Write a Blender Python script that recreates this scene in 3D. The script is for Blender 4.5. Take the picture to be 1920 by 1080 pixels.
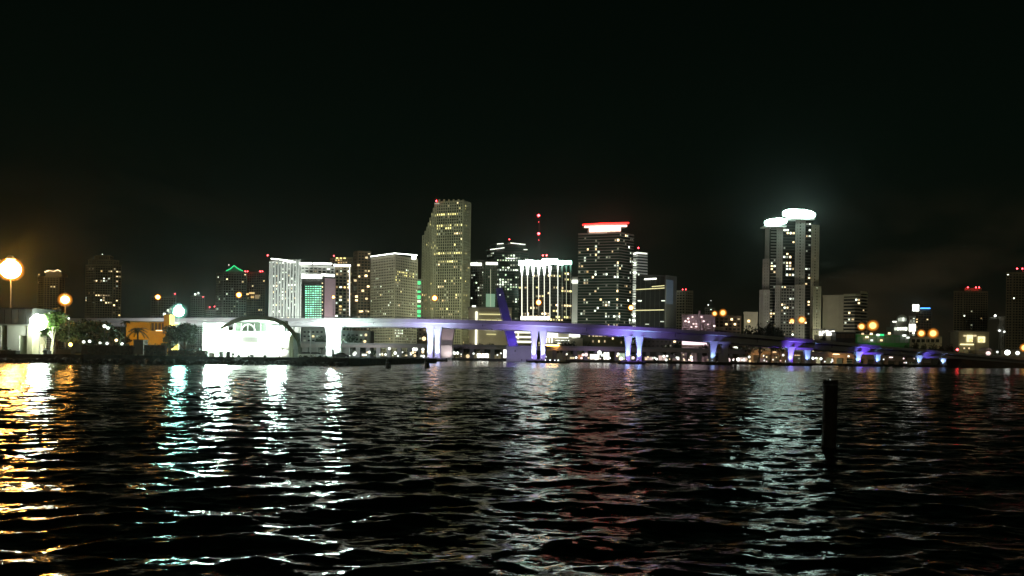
import bpy, math, random
import numpy as np
from mathutils import Vector, Matrix

for _o in list(bpy.data.objects):
    bpy.data.objects.remove(_o)
SC = bpy.context.scene
COL = SC.collection
R = math.radians
rng = random.Random(11)

# ------------------------------------------------------------------ camera
F = 1493.33                 # focal length in photo pixels (28 mm on 36 mm)
ROLL = R(0.85)
CAM_H = 2.5
SHIFT = 131.0               # rows of vertical lens shift
cam_data = bpy.data.cameras.new('camera')
cam_data.lens = 28.0
cam_data.sensor_width = 36.0
cam_data.shift_y = SHIFT / 1920.0
cam_data.clip_start = 0.1
cam_data.clip_end = 9000
cam = bpy.data.objects.new('camera', cam_data)
COL.objects.link(cam)
cam.matrix_world = Matrix.Translation((0, 0, CAM_H)) @ Matrix.Rotation(R(90), 4, 'X') @ Matrix.Rotation(ROLL, 4, 'Z')
SC.camera = cam

# ------------------------------------------------------------------ render
SC.render.engine = 'CYCLES'
cy = SC.cycles
cy.use_denoising = True
cy.max_bounces = 6
cy.diffuse_bounces = 1
cy.glossy_bounces = 3
cy.transmission_bounces = 2
cy.volume_bounces = 0
cy.transparent_max_bounces = 8
cy.sample_clamp_indirect = 20.0
cy.caustics_reflective = False
cy.caustics_refractive = False
vs = SC.view_settings
vs.view_transform = 'Standard'
vs.look = 'None'
vs.gamma = 1.0
vs.use_curve_mapping = False
vs.exposure = 0.0

# ------------------------------------------------------------------ night sky
W = bpy.data.worlds.new('World')
SC.world = W
W.use_nodes = True
nt = W.node_tree
nt.nodes.clear()
wout = nt.nodes.new('ShaderNodeOutputWorld')
bg = nt.nodes.new('ShaderNodeBackground')
bg.inputs['Strength'].default_value = 1.0
tc = nt.nodes.new('ShaderNodeTexCoord')
sep = nt.nodes.new('ShaderNodeSeparateXYZ')
nt.links.new(tc.outputs['Generated'], sep.inputs[0])
ramp = nt.nodes.new('ShaderNodeValToRGB')
ramp.color_ramp.elements[0].position = 0.0
ramp.color_ramp.elements[0].color = (0.0066, 0.0062, 0.0036, 1)
ramp.color_ramp.elements[1].position = 0.5
ramp.color_ramp.elements[1].color = (0.0004, 0.0016, 0.0008, 1)
_e = ramp.color_ramp.elements.new(0.10)
_e.color = (0.0026, 0.0038, 0.0023, 1)
_e = ramp.color_ramp.elements.new(0.25)
_e.color = (0.0012, 0.0031, 0.0018, 1)
nt.links.new(sep.outputs['Z'], ramp.inputs['Fac'])
# low clouds faintly lit by the town
mp = nt.nodes.new('ShaderNodeMapping')
mp.inputs['Scale'].default_value = (5, 5, 13)
mp.inputs['Location'].default_value = (1.3, 0.4, 2.1)
nt.links.new(tc.outputs['Generated'], mp.inputs[0])
cn = nt.nodes.new('ShaderNodeTexNoise')
cn.inputs['Scale'].default_value = 1.0
cn.inputs['Detail'].default_value = 5
cn.inputs['Roughness'].default_value = 0.55
nt.links.new(mp.outputs[0], cn.inputs['Vector'])
cr = nt.nodes.new('ShaderNodeMapRange')
cr.inputs['From Min'].default_value = 0.50
cr.inputs['From Max'].default_value = 0.78
nt.links.new(cn.outputs['Fac'], cr.inputs['Value'])
cl = nt.nodes.new('ShaderNodeMapRange')       # clouds thin out upwards
cl.inputs['From Min'].default_value = 0.02
cl.inputs['From Max'].default_value = 0.20
cl.inputs['To Min'].default_value = 1.0
cl.inputs['To Max'].default_value = 0.0
nt.links.new(sep.outputs['Z'], cl.inputs['Value'])
mm = nt.nodes.new('ShaderNodeMath'); mm.operation = 'MULTIPLY'
nt.links.new(cr.outputs[0], mm.inputs[0]); nt.links.new(cl.outputs[0], mm.inputs[1])
mixc = nt.nodes.new('ShaderNodeMix'); mixc.data_type = 'RGBA'; mixc.blend_type = 'ADD'
nt.links.new(mm.outputs[0], mixc.inputs['Factor'])
nt.links.new(ramp.outputs['Color'], mixc.inputs[6])
mixc.inputs[7].default_value = (0.030, 0.020, 0.010, 1)
nt.links.new(mixc.outputs[2], bg.inputs['Color'])
nt.links.new(bg.outputs[0], wout.inputs['Surface'])

# weak sun lamp added behind the camera, standing in for city glow
sun_d = bpy.data.lights.new('glow_fill', 'SUN')
sun_d.energy = 0.115
sun_d.angle = R(10)
sun_d.color = (1.0, 0.95, 0.62)
sun = bpy.data.objects.new('glow_fill', sun_d)
COL.objects.link(sun)
sun.rotation_euler = Vector((0.12, 0.90, -0.36)).to_track_quat('-Z', 'Y').to_euler()

# ------------------------------------------------------------------ helpers
def P(px, py, d):
    """world point on the plane y=d that the photo shows at (px, py)"""
    u = (px - 960) / F
    v = (540 - py + SHIFT) / F
    X = u * math.cos(ROLL) - v * math.sin(ROLL)
    Z = u * math.sin(ROLL) + v * math.cos(ROLL)
    return Vector((X * d, d, CAM_H + Z * d))

def proj(p):
    X = p[0] / p[1]; Z = (p[2] - CAM_H) / p[1]
    u = X * math.cos(ROLL) + Z * math.sin(ROLL)
    v = -X * math.sin(ROLL) + Z * math.cos(ROLL)
    return 960 + u * F, 540 + SHIFT - v * F

ORI = {}
def place(o, parent):
    COL.objects.link(o)
    if parent is not None:
        o.parent = parent
        ORI[o.name] = ORI[parent.name]
    else:
        ORI[o.name] = Vector((0, 0, 0))

def thing(name, label, cat, loc, group=None):
    o = bpy.data.objects.new(name, None)
    o.empty_display_size = 0.5
    COL.objects.link(o)
    o.location = loc
    ORI[o.name] = Vector(loc)
    o['label'] = label
    o['category'] = cat
    if group:
        o['group'] = group
    return o

class MB:
    def __init__(self):
        self.v = []; self.f = []; self.m = []
    def add(self, vs, fs, mi=0):
        b = len(self.v)
        self.v.extend([tuple(x) for x in vs])
        self.f.extend([tuple(b + i for i in f) for f in fs])
        self.m.extend([mi] * len(fs))
        return self
    def obox(self, c, t, n, hx, hy, hz, mi=0):
        """box about c with half sizes along t, n and world z"""
        z = Vector((0, 0, 1))
        vs = []
        for sz in (-1, 1):
            for sx, sy in ((-1, -1), (1, -1), (1, 1), (-1, 1)):
                vs.append(c + t * (hx * sx) + n * (hy * sy) + z * (hz * sz))
        fs = [(3, 2, 1, 0), (5, 6, 7, 4), (1, 5, 4, 0), (2, 6, 5, 1), (3, 7, 6, 2), (0, 4, 7, 3)]
        if t.cross(n).z < 0:
            fs = [f[::-1] for f in fs]
        return self.add(vs, fs, mi)
    def box(self, c, hx, hy, hz, rz=0.0, mi=0):
        t = Vector((math.cos(rz), math.sin(rz), 0))
        n = Vector((-math.sin(rz), math.cos(rz), 0))
        return self.obox(Vector(c), t, n, hx, hy, hz, mi)
    def prism(self, pts, z0, z1, z1list=None, mi=0):
        k = len(pts)
        vs = [(p[0], p[1], z0) for p in pts]
        vs += [(p[0], p[1], (z1list[i] if z1list else z1)) for i, p in enumerate(pts)]
        fs = [tuple(range(k - 1, -1, -1)), tuple(range(k, 2 * k))]
        for i in range(k):
            j = (i + 1) % k
            fs.append((i, j, k + j, k + i))
        return self.add(vs, fs, mi)
    def tube(self, pts, rad, seg=8, cap=True, mi=0):
        rings = []
        vs = []
        n = len(pts)
        for i, p in enumerate(pts):
            p = Vector(p)
            a = Vector(pts[max(0, i - 1)]); b = Vector(pts[min(n - 1, i + 1)])
            d = (b - a).normalized()
            s = d.cross(Vector((0, 1, 0.0)))
            if s.length < 0.05:
                s = d.cross(Vector((1, 0, 0)))
            s.normalize(); q = d.cross(s)
            r = rad[i] if isinstance(rad, (list, tuple)) else rad
            for k in range(seg):
                an = 2 * math.pi * k / seg
                vs.append(p + s * (math.cos(an) * r) + q * (math.sin(an) * r))
        fs = []
        for i in range(n - 1):
            for k in range(seg):
                k2 = (k + 1) % seg
                fs.append((i * seg + k, i * seg + k2, (i + 1) * seg + k2, (i + 1) * seg + k))
        if cap:
            fs.append(tuple(range(seg - 1, -1, -1)))
            fs.append(tuple((n - 1) * seg + k for k in range(seg)))
        return self.add(vs, fs, mi)
    def ball(self, c, r, nu=10, nv=7, sz=1.0, mi=0):
        c = Vector(c)
        vs = [c + Vector((0, 0, r * sz))]
        for i in range(1, nv):
            th = math.pi * i / nv
            for k in range(nu):
                ph = 2 * math.pi * k / nu
                vs.append(c + Vector((math.sin(th) * math.cos(ph) * r, math.sin(th) * math.sin(ph) * r, math.cos(th) * r * sz)))
        vs.append(c - Vector((0, 0, r * sz)))
        fs = []
        for k in range(nu):
            fs.append((0, 1 + k, 1 + (k + 1) % nu))
            fs.append((len(vs) - 1, 1 + (nv - 2) * nu + (k + 1) % nu, 1 + (nv - 2) * nu + k))
        for i in range(nv - 2):
            for k in range(nu):
                k2 = (k + 1) % nu
                fs.append((1 + i * nu + k, 1 + (i + 1) * nu + k, 1 + (i + 1) * nu + k2, 1 + i * nu + k2))
        return self.add(vs, fs, mi)
    def loft(self, rings, cap=True, mi=0):
        k = len(rings[0]); vs = [v for r in rings for v in r]; fs = []
        for i in range(len(rings) - 1):
            for j in range(k):
                j2 = (j + 1) % k
                fs.append((i * k + j, i * k + j2, (i + 1) * k + j2, (i + 1) * k + j))
        if cap:
            fs.append(tuple(range(k - 1, -1, -1)))
            fs.append(tuple((len(rings) - 1) * k + j for j in range(k)))
        return self.add(vs, fs, mi)
    def build(self, name, mats, parent=None, smooth=False, kind=None):
        org = ORI[parent.name] if parent is not None else Vector((0, 0, 0))
        me = bpy.data.meshes.new(name)
        me.from_pydata([(a - org.x, b - org.y, c - org.z) for a, b, c in self.v], [], self.f)
        if not isinstance(mats, (list, tuple)):
            mats = [mats]
        for m in mats:
            me.materials.append(m)
        if any(self.m):
            me.polygons.foreach_set('material_index', self.m)
        if smooth:
            me.polygons.foreach_set('use_smooth', [True] * len(me.polygons))
        me.update()
        o = bpy.data.objects.new(name, me)
        place(o, parent)
        if kind:
            o['kind'] = kind
        return o

def solo(mb, name, mat, label, cat, base, group=None, smooth=False, kind=None):
    """a thing that is one mesh, its origin at its base"""
    org = Vector(base)
    mb.v = [(a - org.x, b - org.y, c - org.z) for a, b, c in mb.v]
    o = mb.build(name, mat, None, smooth, kind)
    o.location = org
    ORI[o.name] = org
    o['label'] = label
    o['category'] = cat
    if group:
        o['group'] = group
    return o

# ------------------------------------------------------------------ materials
def _base(name):
    m = bpy.data.materials.new(name)
    m.use_nodes = True
    return m, m.node_tree, m.node_tree.nodes['Principled BSDF']

def surf(name, col, rough=0.8, var=0.25, scale=0.25, spec=0.3, metal=0.0, bump=0.0):
    m, t, b = _base(name)
    b.inputs['Roughness'].default_value = rough
    b.inputs['Specular IOR Level'].default_value = spec
    b.inputs['Metallic'].default_value = metal
    ge = t.nodes.new('ShaderNodeNewGeometry')
    n = t.nodes.new('ShaderNodeTexNoise')
    n.inputs['Scale'].default_value = scale
    n.inputs['Detail'].default_value = 6
    n.inputs['Roughness'].default_value = 0.65
    t.links.new(ge.outputs['Position'], n.inputs['Vector'])
    mr = t.nodes.new('ShaderNodeMapRange')
    mr.inputs['From Min'].default_value = 0.3
    mr.inputs['From Max'].default_value = 0.7
    mr.inputs['To Min'].default_value = 1 - var
    mr.inputs['To Max'].default_value = 1 + var
    t.links.new(n.outputs['Fac'], mr.inputs['Value'])
    hs = t.nodes.new('ShaderNodeVectorMath'); hs.operation = 'SCALE'
    hs.inputs[0].default_value = col[:3]
    t.links.new(mr.outputs[0], hs.inputs['Scale'])
    t.links.new(hs.outputs[0], b.inputs['Base Color'])
    if bump:
        bp = t.nodes.new('ShaderNodeBump')
        bp.inputs['Strength'].default_value = bump
        bp.inputs['Distance'].default_value = 0.1
        t.links.new(n.outputs['Fac'], bp.inputs['Height'])
        t.links.new(bp.outputs[0], b.inputs['Normal'])
    return m

def glow(name, col, strength, sample=True, lo=1.0, hi=1.0):
    """light-giving surface; brightness differs from object to object between lo and hi"""
    m, t, b = _base(name)
    b.inputs['Base Color'].default_value = (0.3, 0.3, 0.3, 1)
    b.inputs['Roughness'].default_value = 0.5
    b.inputs['Emission Color'].default_value = (*col[:3], 1)
    b.inputs['Emission Strength'].default_value = strength
    if lo != hi:
        oi = t.nodes.new('ShaderNodeObjectInfo')
        pw = t.nodes.new('ShaderNodeMath'); pw.operation = 'POWER'
        pw.inputs[1].default_value = 2.2
        t.links.new(oi.outputs['Random'], pw.inputs[0])
        mr = t.nodes.new('ShaderNodeMapRange')
        mr.inputs['To Min'].default_value = strength * lo
        mr.inputs['To Max'].default_value = strength * hi
        t.links.new(pw.outputs[0], mr.inputs['Value'])
        t.links.new(mr.outputs[0], b.inputs['Emission Strength'])
    if not sample:
        m.cycles.emission_sampling = 'NONE'
    return m

M = {}
M['concrete'] = surf('pale_concrete', (0.36, 0.35, 0.32), 0.85, 0.2, 0.08)
M['grey'] = surf('grey_concrete', (0.26, 0.26, 0.24), 0.85, 0.2, 0.06)
M['white'] = surf('white_render', (0.68, 0.68, 0.64), 0.8, 0.1, 0.06)
M['cream'] = surf('cream_render', (0.46, 0.43, 0.33), 0.8, 0.15, 0.06)
M['brown'] = surf('brown_cladding', (0.16, 0.12, 0.08), 0.8, 0.2, 0.06)
M['tan'] = surf('tan_cladding', (0.30, 0.26, 0.17), 0.8, 0.2, 0.06)
M['stone'] = surf('pale_stone', (0.31, 0.31, 0.23), 0.8, 0.18, 0.06)
M['pink'] = surf('pink_render', (0.50, 0.40, 0.42), 0.8, 0.1, 0.06)
M['dark'] = surf('dark_cladding', (0.05, 0.05, 0.045), 0.6, 0.2, 0.06)
M['ochre'] = surf('ochre_render', (0.62, 0.34, 0.05), 0.8, 0.15, 0.3)
M['glass'] = surf('dark_glazing', (0.018, 0.022, 0.02), 0.18, 0.3, 0.03, 0.5)
M['greenglass'] = surf('green_glazing', (0.02, 0.05, 0.035), 0.15, 0.3, 0.03, 0.5)
M['asphalt'] = surf('asphalt', (0.05, 0.05, 0.05), 0.9, 0.2, 0.8)
M['ground'] = surf('dark_earth', (0.05, 0.048, 0.035), 0.95, 0.35, 0.1, 0.1)
M['lawn'] = surf('lawn', (0.07, 0.075, 0.03), 0.95, 0.4, 0.5, 0.1)
M['rock'] = surf('wet_rock', (0.035, 0.034, 0.028), 0.8, 0.5, 0.9, 0.3, 0, 0.5)
M['seawall'] = surf('seawall_concrete', (0.05, 0.048, 0.038), 0.9, 0.4, 0.5, 0.3, 0, 0.3)
M['bridge'] = surf('bridge_concrete', (0.36, 0.35, 0.35), 0.8, 0.12, 0.12)
M['rail'] = surf('dark_railing', (0.05, 0.05, 0.055), 0.5, 0.1, 1)
M['steel'] = surf('galvanised_steel', (0.35, 0.35, 0.34), 0.45, 0.15, 2, 0.5, 0.6)
M['blue'] = surf('blue_painted_steel', (0.046, 0.037, 0.13), 0.5, 0.15, 0.3)
M['timber'] = surf('wet_timber', (0.022, 0.018, 0.012), 0.75, 0.5, 3.0, 0.2, 0, 0.6)
M['bark'] = surf('bark', (0.09, 0.07, 0.05), 0.95, 0.4, 2)
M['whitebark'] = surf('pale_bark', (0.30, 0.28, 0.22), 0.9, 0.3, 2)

def leafmat(name, col):
    m, t, b = _base(name)
    b.inputs['Roughness'].default_value = 0.6
    ge = t.nodes.new('ShaderNodeNewGeometry')
    hs = t.nodes.new('ShaderNodeHueSaturation')
    hs.inputs['Color'].default_value = (*col, 1)
    mr = t.nodes.new('ShaderNodeMapRange')
    mr.inputs['To Min'].default_value = 0.45; mr.inputs['To Max'].default_value = 1.6
    t.links.new(ge.outputs['Random Per Island'], mr.inputs['Value'])
    t.links.new(mr.outputs[0], hs.inputs['Value'])
    t.links.new(hs.outputs[0], b.inputs['Base Color'])
    return m
M['leaf'] = leafmat('leaf_green', (0.035, 0.058, 0.018))
M['leafdark'] = leafmat('leaf_dark', (0.018, 0.030, 0.012))
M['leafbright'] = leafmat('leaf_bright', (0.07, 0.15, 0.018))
M['palm'] = leafmat('palm_leaf', (0.05, 0.065, 0.025))

# lit windows
WIN = {}
for k, c, s in (('warm', (1.0, 0.74, 0.37), 2.2), ('yellow', (1.0, 0.86, 0.30), 1.9), ('cool', (0.90, 1.0, 0.80), 2.3),
                ('green', (0.75, 1.0, 0.62), 1.5), ('amber', (1.0, 0.62, 0.22), 1.6), ('dim', (0.80, 0.85, 0.55), 0.35)):
    WIN[k] = glow('lit_window_' + k, c, s * 0.95, False, 0.14, 2.1)
M['led'] = glow('green_led', (0.30, 1.0, 0.60), 1.6, False, 0.6, 1.7)
M['red'] = glow('red_beacon', (1.0, 0.04, 0.05), 22, True)
M['redcrown'] = glow('red_crown_light', (1.0, 0.012, 0.010), 6, True)
M['pinkcrown'] = glow('pink_white_crown_light', (1.0, 0.55, 0.42), 3.6, True)
M['whitecrown'] = glow('white_crown_light', (0.68, 1.0, 0.88), 14, True)
M['whitestrip'] = glow('white_roof_strip', (0.95, 1.0, 0.90), 5, True)
M['softstrip'] = glow('soft_white_strip', (0.97, 1.0, 0.85), 2.2, True)
M['creamstrip'] = glow('cream_column_strip', (1.0, 0.97, 0.74), 1.7, True)
M['yellowstrip'] = glow('yellow_floor_strip', (1.0, 0.92, 0.42), 1.0, False)
M['greenstrip'] = glow('green_strip', (0.03, 1.0, 0.30), 1.1, True)
M['bluestrip'] = glow('blue_strip', (0.06, 0.35, 1.0), 3.0, False)
M['teal'] = glow('teal_strip', (0.15, 1.0, 0.60), 0.16, False)
M['sodium'] = glow('sodium_lamp', (1.0, 0.45, 0.07), 60, True)
M['sodiumbig'] = glow('sodium_lamp_near', (1.0, 0.45, 0.085), 420, True)
M['sodiumfar'] = glow('sodium_lamp_far', (1.0, 0.55, 0.16), 5, True)
M['mercury'] = glow('mercury_lamp', (0.42, 1.0, 0.82), 260, True)
M['floodwhite'] = glow('white_floodlight', (0.72, 1.0, 0.88), 230, True)
M['floodmast'] = glow('white_mast_floodlight', (0.85, 1.0, 0.88), 90, True)
M['pierlens'] = glow('pier_light_lens', (0.80, 0.88, 1.0), 12, True)
M['lampwhite'] = glow('white_quay_lamp', (0.95, 1.0, 0.90), 2.6, True, 0.5, 1.8)
M['lampwarm'] = glow('warm_quay_lamp', (1.0, 0.72, 0.38), 2.2, True, 0.5, 1.8)
M['lamppink'] = glow('pinkish_quay_lamp', (1.0, 0.74, 0.70), 2.2, True, 0.5, 1.8)
M['shopwhite'] = glow('bright_shopfront', (1.0, 0.98, 0.86), 2.4, True)
M['shopwarm'] = glow('warm_shopfront', (1.0, 0.82, 0.45), 0.9, True)
M['screenpink'] = glow('pink_lit_screen', (1.0, 0.74, 0.78), 1.6, True)
M['screenblue'] = glow('dim_blue_screen', (0.10, 0.17, 0.25), 0.2, False)

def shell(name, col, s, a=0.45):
    """see-through glowing shell put round a bulb to imitate lens bloom"""
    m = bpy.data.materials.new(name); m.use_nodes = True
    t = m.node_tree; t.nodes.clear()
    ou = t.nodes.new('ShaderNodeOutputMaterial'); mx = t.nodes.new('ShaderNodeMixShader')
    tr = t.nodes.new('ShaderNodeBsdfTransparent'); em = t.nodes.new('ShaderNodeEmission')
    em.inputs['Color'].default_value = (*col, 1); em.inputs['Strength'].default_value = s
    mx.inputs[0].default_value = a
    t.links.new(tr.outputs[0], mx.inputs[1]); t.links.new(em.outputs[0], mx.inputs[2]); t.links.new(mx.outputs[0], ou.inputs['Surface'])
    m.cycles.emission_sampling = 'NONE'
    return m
M['amberbloom'] = shell('amber_bloom', (1.0, 0.40, 0.06), 1.3, 0.36)
M['amberbloom_outer'] = shell('amber_outer_bloom', (1.0, 0.28, 0.02), 0.9, 0.17)
M['palebloom'] = shell('pale_green_bloom', (0.35, 1.0, 0.75), 0.6, 0.3)
M['palebloom_outer'] = shell('pale_outer_bloom', (0.35, 1.0, 0.75), 0.5, 0.14)

_pane = {}
def pane_mesh(k):
    """unit pane shared by every lit window of one colour"""
    if k not in _pane:
        b = MB().box((0, 0, 0), 0.5, 0.5, 0.5)
        me = bpy.data.meshes.new('lit_pane')
        me.from_pydata(b.v, [], b.f)
        me.materials.append(WIN[k])
        _pane[k] = me
    return _pane[k]

def put_pane(name, mesh, parent, c, ang, sx, sy, sz):
    o = bpy.data.objects.new(name, mesh)
    COL.objects.link(o)
    o.parent = parent
    o.location = Vector(c) - ORI[parent.name]
    o.rotation_euler = (0, 0, ang)
    o.scale = (sx, sy, sz)
    return o
# ------------------------------------------------------------------ setting: water, land
CHOP_SCALE, CHOP_X, CHOP_Y = 0.9, 0.55, 1.25
def make_water():
    NCOL = 580
    """one sheet: a fan of wave geometry, fine in the view, coarse beyond"""
    near = np.exp(np.arange(math.log(7.8), math.log(60.0), 0.0035))
    mid = np.arange(60.2, 215.0, 0.29)
    far = np.exp(np.arange(math.log(216.0), math.log(950.0), 0.02))
    rows = np.concatenate([[0.6, 2.0, 3.5, 5.0, 6.2, 7.2], near, mid, far])
    tan = np.concatenate([[-9, -4, -2, -1.2, -0.95], np.linspace(-0.80, 0.80, NCOL), [0.95, 1.2, 2, 4, 9]])
    D, T = np.meshgrid(rows, tan, indexing='ij')
    X = D * T; Y = D.copy(); Z = np.zeros_like(X)
    dd = np.gradient(rows)[:, None]
    dx = rows[:, None] * (1.6 / NCOL)
    rs = np.random.RandomState(5)
    DX = np.zeros_like(X); DY = np.zeros_like(X)
    N = 90
    lam = np.exp(np.linspace(math.log(0.24), math.log(3.1), N)) * (1 + 0.1 * rs.randn(N))
    slopes = 0.0172 * np.clip(1.15 - np.abs(np.log(lam / 0.75)) * 0.36, 0.25, 1.2)
    for L, s in zip(lam, slopes):
        th = R(-90 + 9) + R(30) * rs.randn()
        k = 2 * math.pi / L
        kx, ky = k * math.cos(th), k * math.sin(th)
        ph = rs.rand() * 6.283
        att = np.exp(-((ky * dd) ** 2 + (kx * dx) ** 2) / 3.2)
        a = s * math.sqrt(2) / k
        w = kx * X + ky * Y + ph + 0.9 * np.sin(0.11 * X + 0.07 * Y + ph * 3) 
        Z += a * att * np.cos(w)
        q = 0.85
        DX -= q * a * att * math.cos(th) * np.sin(w)
        DY -= q * a * att * math.sin(th) * np.sin(w)
    X = X + DX; Y = Y + DY
    nr, nc = X.shape
    co = np.stack([X, Y, Z], -1).reshape(-1, 3).astype(np.float32)
    me = bpy.data.meshes.new('water')
    i = np.arange(nr - 1)[:, None] * nc + np.arange(nc - 1)[None, :]
    quads = np.stack([i, i + 1, i + nc + 1, i + nc], -1).reshape(-1).astype(np.int32)
    nq = (nr - 1) * (nc - 1)
    me.vertices.add(co.shape[0]); me.vertices.foreach_set('co', co.ravel())
    me.loops.add(nq * 4); me.loops.foreach_set('vertex_index', quads)
    me.polygons.add(nq)
    me.polygons.foreach_set('loop_start', np.arange(nq, dtype=np.int32) * 4)
    me.polygons.foreach_set('loop_total', np.full(nq, 4, dtype=np.int32))
    me.polygons.foreach_set('use_smooth', np.ones(nq, dtype=bool))
    me.update(); me.validate()
    m, t, b = _base('bay_water')
    b.inputs['Base Color'].default_value = (0.0010, 0.0030, 0.0022, 1)
    b.inputs['Roughness'].default_value = 0.045
    b.inputs['IOR'].default_value = 1.333
    ge = t.nodes.new('ShaderNodeNewGeometry')
    # waves too small for the sheet's cells live in the roughness, more so offshore
    sx = t.nodes.new('ShaderNodeSeparateXYZ')
    t.links.new(ge.outputs['Position'], sx.inputs[0])
    mr = t.nodes.new('ShaderNodeMapRange'); mr.interpolation_type = 'SMOOTHSTEP'
    mr.inputs['From Min'].default_value = 8; mr.inputs['From Max'].default_value = 130
    mr.inputs['To Min'].default_value = 0.11; mr.inputs['To Max'].default_value = 0.125
    t.links.new(sx.outputs['Y'], mr.inputs['Value'])
    t.links.new(mr.outputs[0], b.inputs['Roughness'])
    # chop: slopes from a coloured noise, crests longer across the view than along it
    mpn = t.nodes.new('ShaderNodeMapping'); mpn.inputs['Scale'].default_value = (0.42, 1.0, 1.0)
    mpn.inputs['Rotation'].default_value = (0, 0, R(7))
    t.links.new(ge.outputs['Position'], mpn.inputs[0])
    def chop(scale, detail, rough, ax, ay):
        n = t.nodes.new('ShaderNodeTexNoise'); n.inputs['Scale'].default_value = scale
        n.inputs['Detail'].default_value = detail; n.inputs['Roughness'].default_value = rough
        t.links.new(mpn.outputs[0], n.inputs['Vector'])
        a = t.nodes.new('ShaderNodeVectorMath'); a.operation = 'SUBTRACT'
        a.inputs[1].default_value = (0.5, 0.5, 0.5)
        t.links.new(n.outputs['Color'], a.inputs[0])
        c = t.nodes.new('ShaderNodeVectorMath'); c.operation = 'MULTIPLY'
        c.inputs[1].default_value = (ax, ay, 0.0)
        t.links.new(a.outputs[0], c.inputs[0])
        return c
    c1 = chop(1.1, 3, 0.6, 0.34, 0.35)
    c2 = chop(5.0, 4, 0.70, 0.60, 1.05)
    v1 = t.nodes.new('ShaderNodeVectorMath'); v1.operation = 'ADD'
    t.links.new(c1.outputs[0], v1.inputs[0]); t.links.new(c2.outputs[0], v1.inputs[1])
    md = t.nodes.new('ShaderNodeMapRange')      # rougher out in the open bay
    md.inputs['From Min'].default_value = 20; md.inputs['From Max'].default_value = 130
    md.inputs['To Min'].default_value = 1.15; md.inputs['To Max'].default_value = 0.8
    t.links.new(sx.outputs['Y'], md.inputs['Value'])
    v2 = t.nodes.new('ShaderNodeVectorMath'); v2.operation = 'SCALE'
    t.links.new(v1.outputs[0], v2.inputs[0]); t.links.new(md.outputs[0], v2.inputs['Scale'])
    v3 = t.nodes.new('ShaderNodeVectorMath'); v3.operation = 'ADD'
    t.links.new(ge.outputs['Normal'], v3.inputs[0]); t.links.new(v2.outputs[0], v3.inputs[1])
    v4 = t.nodes.new('ShaderNodeVectorMath'); v4.operation = 'NORMALIZE'
    t.links.new(v3.outputs[0], v4.inputs[0])
    t.links.new(v4.outputs[0], b.inputs['Normal'])
    me.materials.append(m)
    o = bpy.data.objects.new('water', me)
    COL.objects.link(o); ORI[o.name] = Vector((0, 0, 0))
    o['kind'] = 'structure'
    return o
make_water()

ISL_Z = 1.75           # near island top
LAND_Z = 1.5           # far shore top
# near island (left): shore line from photo columns
isl = [P(-700, 680, 150), P(0, 680, 163), P(300, 683, 180), P(655, 686, 192)]
isl_pts = [(p.x, p.y) for p in isl] + [(isl[-1].x + 8, 330), (isl[0].x - 120, 330)]
b = MB(); b.prism([(p[0], p[1] + (0.9 if i < 4 else 0)) for i, p in enumerate(isl_pts)], -2.5, ISL_Z)
o = b.build('island_ground', M['lawn']); o['kind'] = 'structure'
# far shore, following the bridge
shore = [(-1500, 560), (-120, 545), (-40, 545), (20, 545), (75, 552), (150, 575), (230, 610), (300, 640), (420, 690), (1900, 760)]
b = MB(); b.prism(shore + [(2600, 3500), (-2600, 3500)], -2.5, LAND_Z)
o = b.build('mainland_ground', M['ground']); o['kind'] = 'structure'

# seawall and stones along the island
def rock_mesh(seed, r):
    rr = random.Random(seed)
    b = MB(); b.ball((0, 0, 0), r, 7, 5)
    b.v = [tuple(c * rr.uniform(0.7, 1.15) for c in v) for v in b.v]
    return b
sw = thing('seawall', 'low dark seawall along the edge of the lit island', 'seawall', (isl[1].x, isl[1].y, 0))
for i in range(3):
    a, c = Vector((isl_pts[i][0], isl_pts[i][1], 0)), Vector((isl_pts[i + 1][0], isl_pts[i + 1][1], 0))
    t = (c - a).normalized(); n = Vector((t.y, -t.x, 0)); L = (c - a).length
    k = max(1, int(L / 7.5))
    for j in range(k):
        s0, s1 = j * L / k, (j + 1) * L / k
        mid = a + t * ((s0 + s1) / 2) + n * (-0.45) + Vector((0, 0, -0.3))
        if proj((mid.x, mid.y, 1))[0] < -60:
            continue
        MB().obox(mid, t, n, (s1 - s0) / 2 - 0.03, 0.40 + 0.03 * (j % 2), 2.10 + rng.uniform(-0.05, 0.06)).build('wall_panel', M['seawall'], sw)
b = MB()
for i in range(460):
    px = rng.uniform(-40, 652)
    s = max(0, min(1, (px + 0) / 655))
    d = 163 + (192 - 163) * s - rng.uniform(0.4, 2.2)
    p = P(px, 682, d)
    r = rng.uniform(0.3, 0.85)
    rb = rock_mesh(i, r)
    off = Vector((p.x, d, rng.uniform(-0.3, 0.35) + 0.2))
    b.add([Vector(v) + off for v in rb.v], rb.f)
b.build('shore_rocks', M['rock'], sw, kind='stuff')
# quay edge of the far shore
qe = thing('quay_wall', 'dark low quay wall along the far shore under the bridge', 'quay', (20, 545, 0))
for i in range(1, 8):
    a, c = Vector((*shore[i], 0)), Vector((*shore[i + 1], 0))
    t = (c - a).normalized(); n = Vector((t.y, -t.x, 0)); L = (c - a).length
    k = max(1, int(L / 12))
    for j in range(k):
        mid = a + t * ((j + .5) * L / k) + n * 0.35 + Vector((0, 0, -0.2))
        MB().obox(mid, t, n, L / k / 2 - 0.04, 0.34, 1.85 + 0.04 * (j % 3)).build('wall_panel', M['seawall'], qe)

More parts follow.
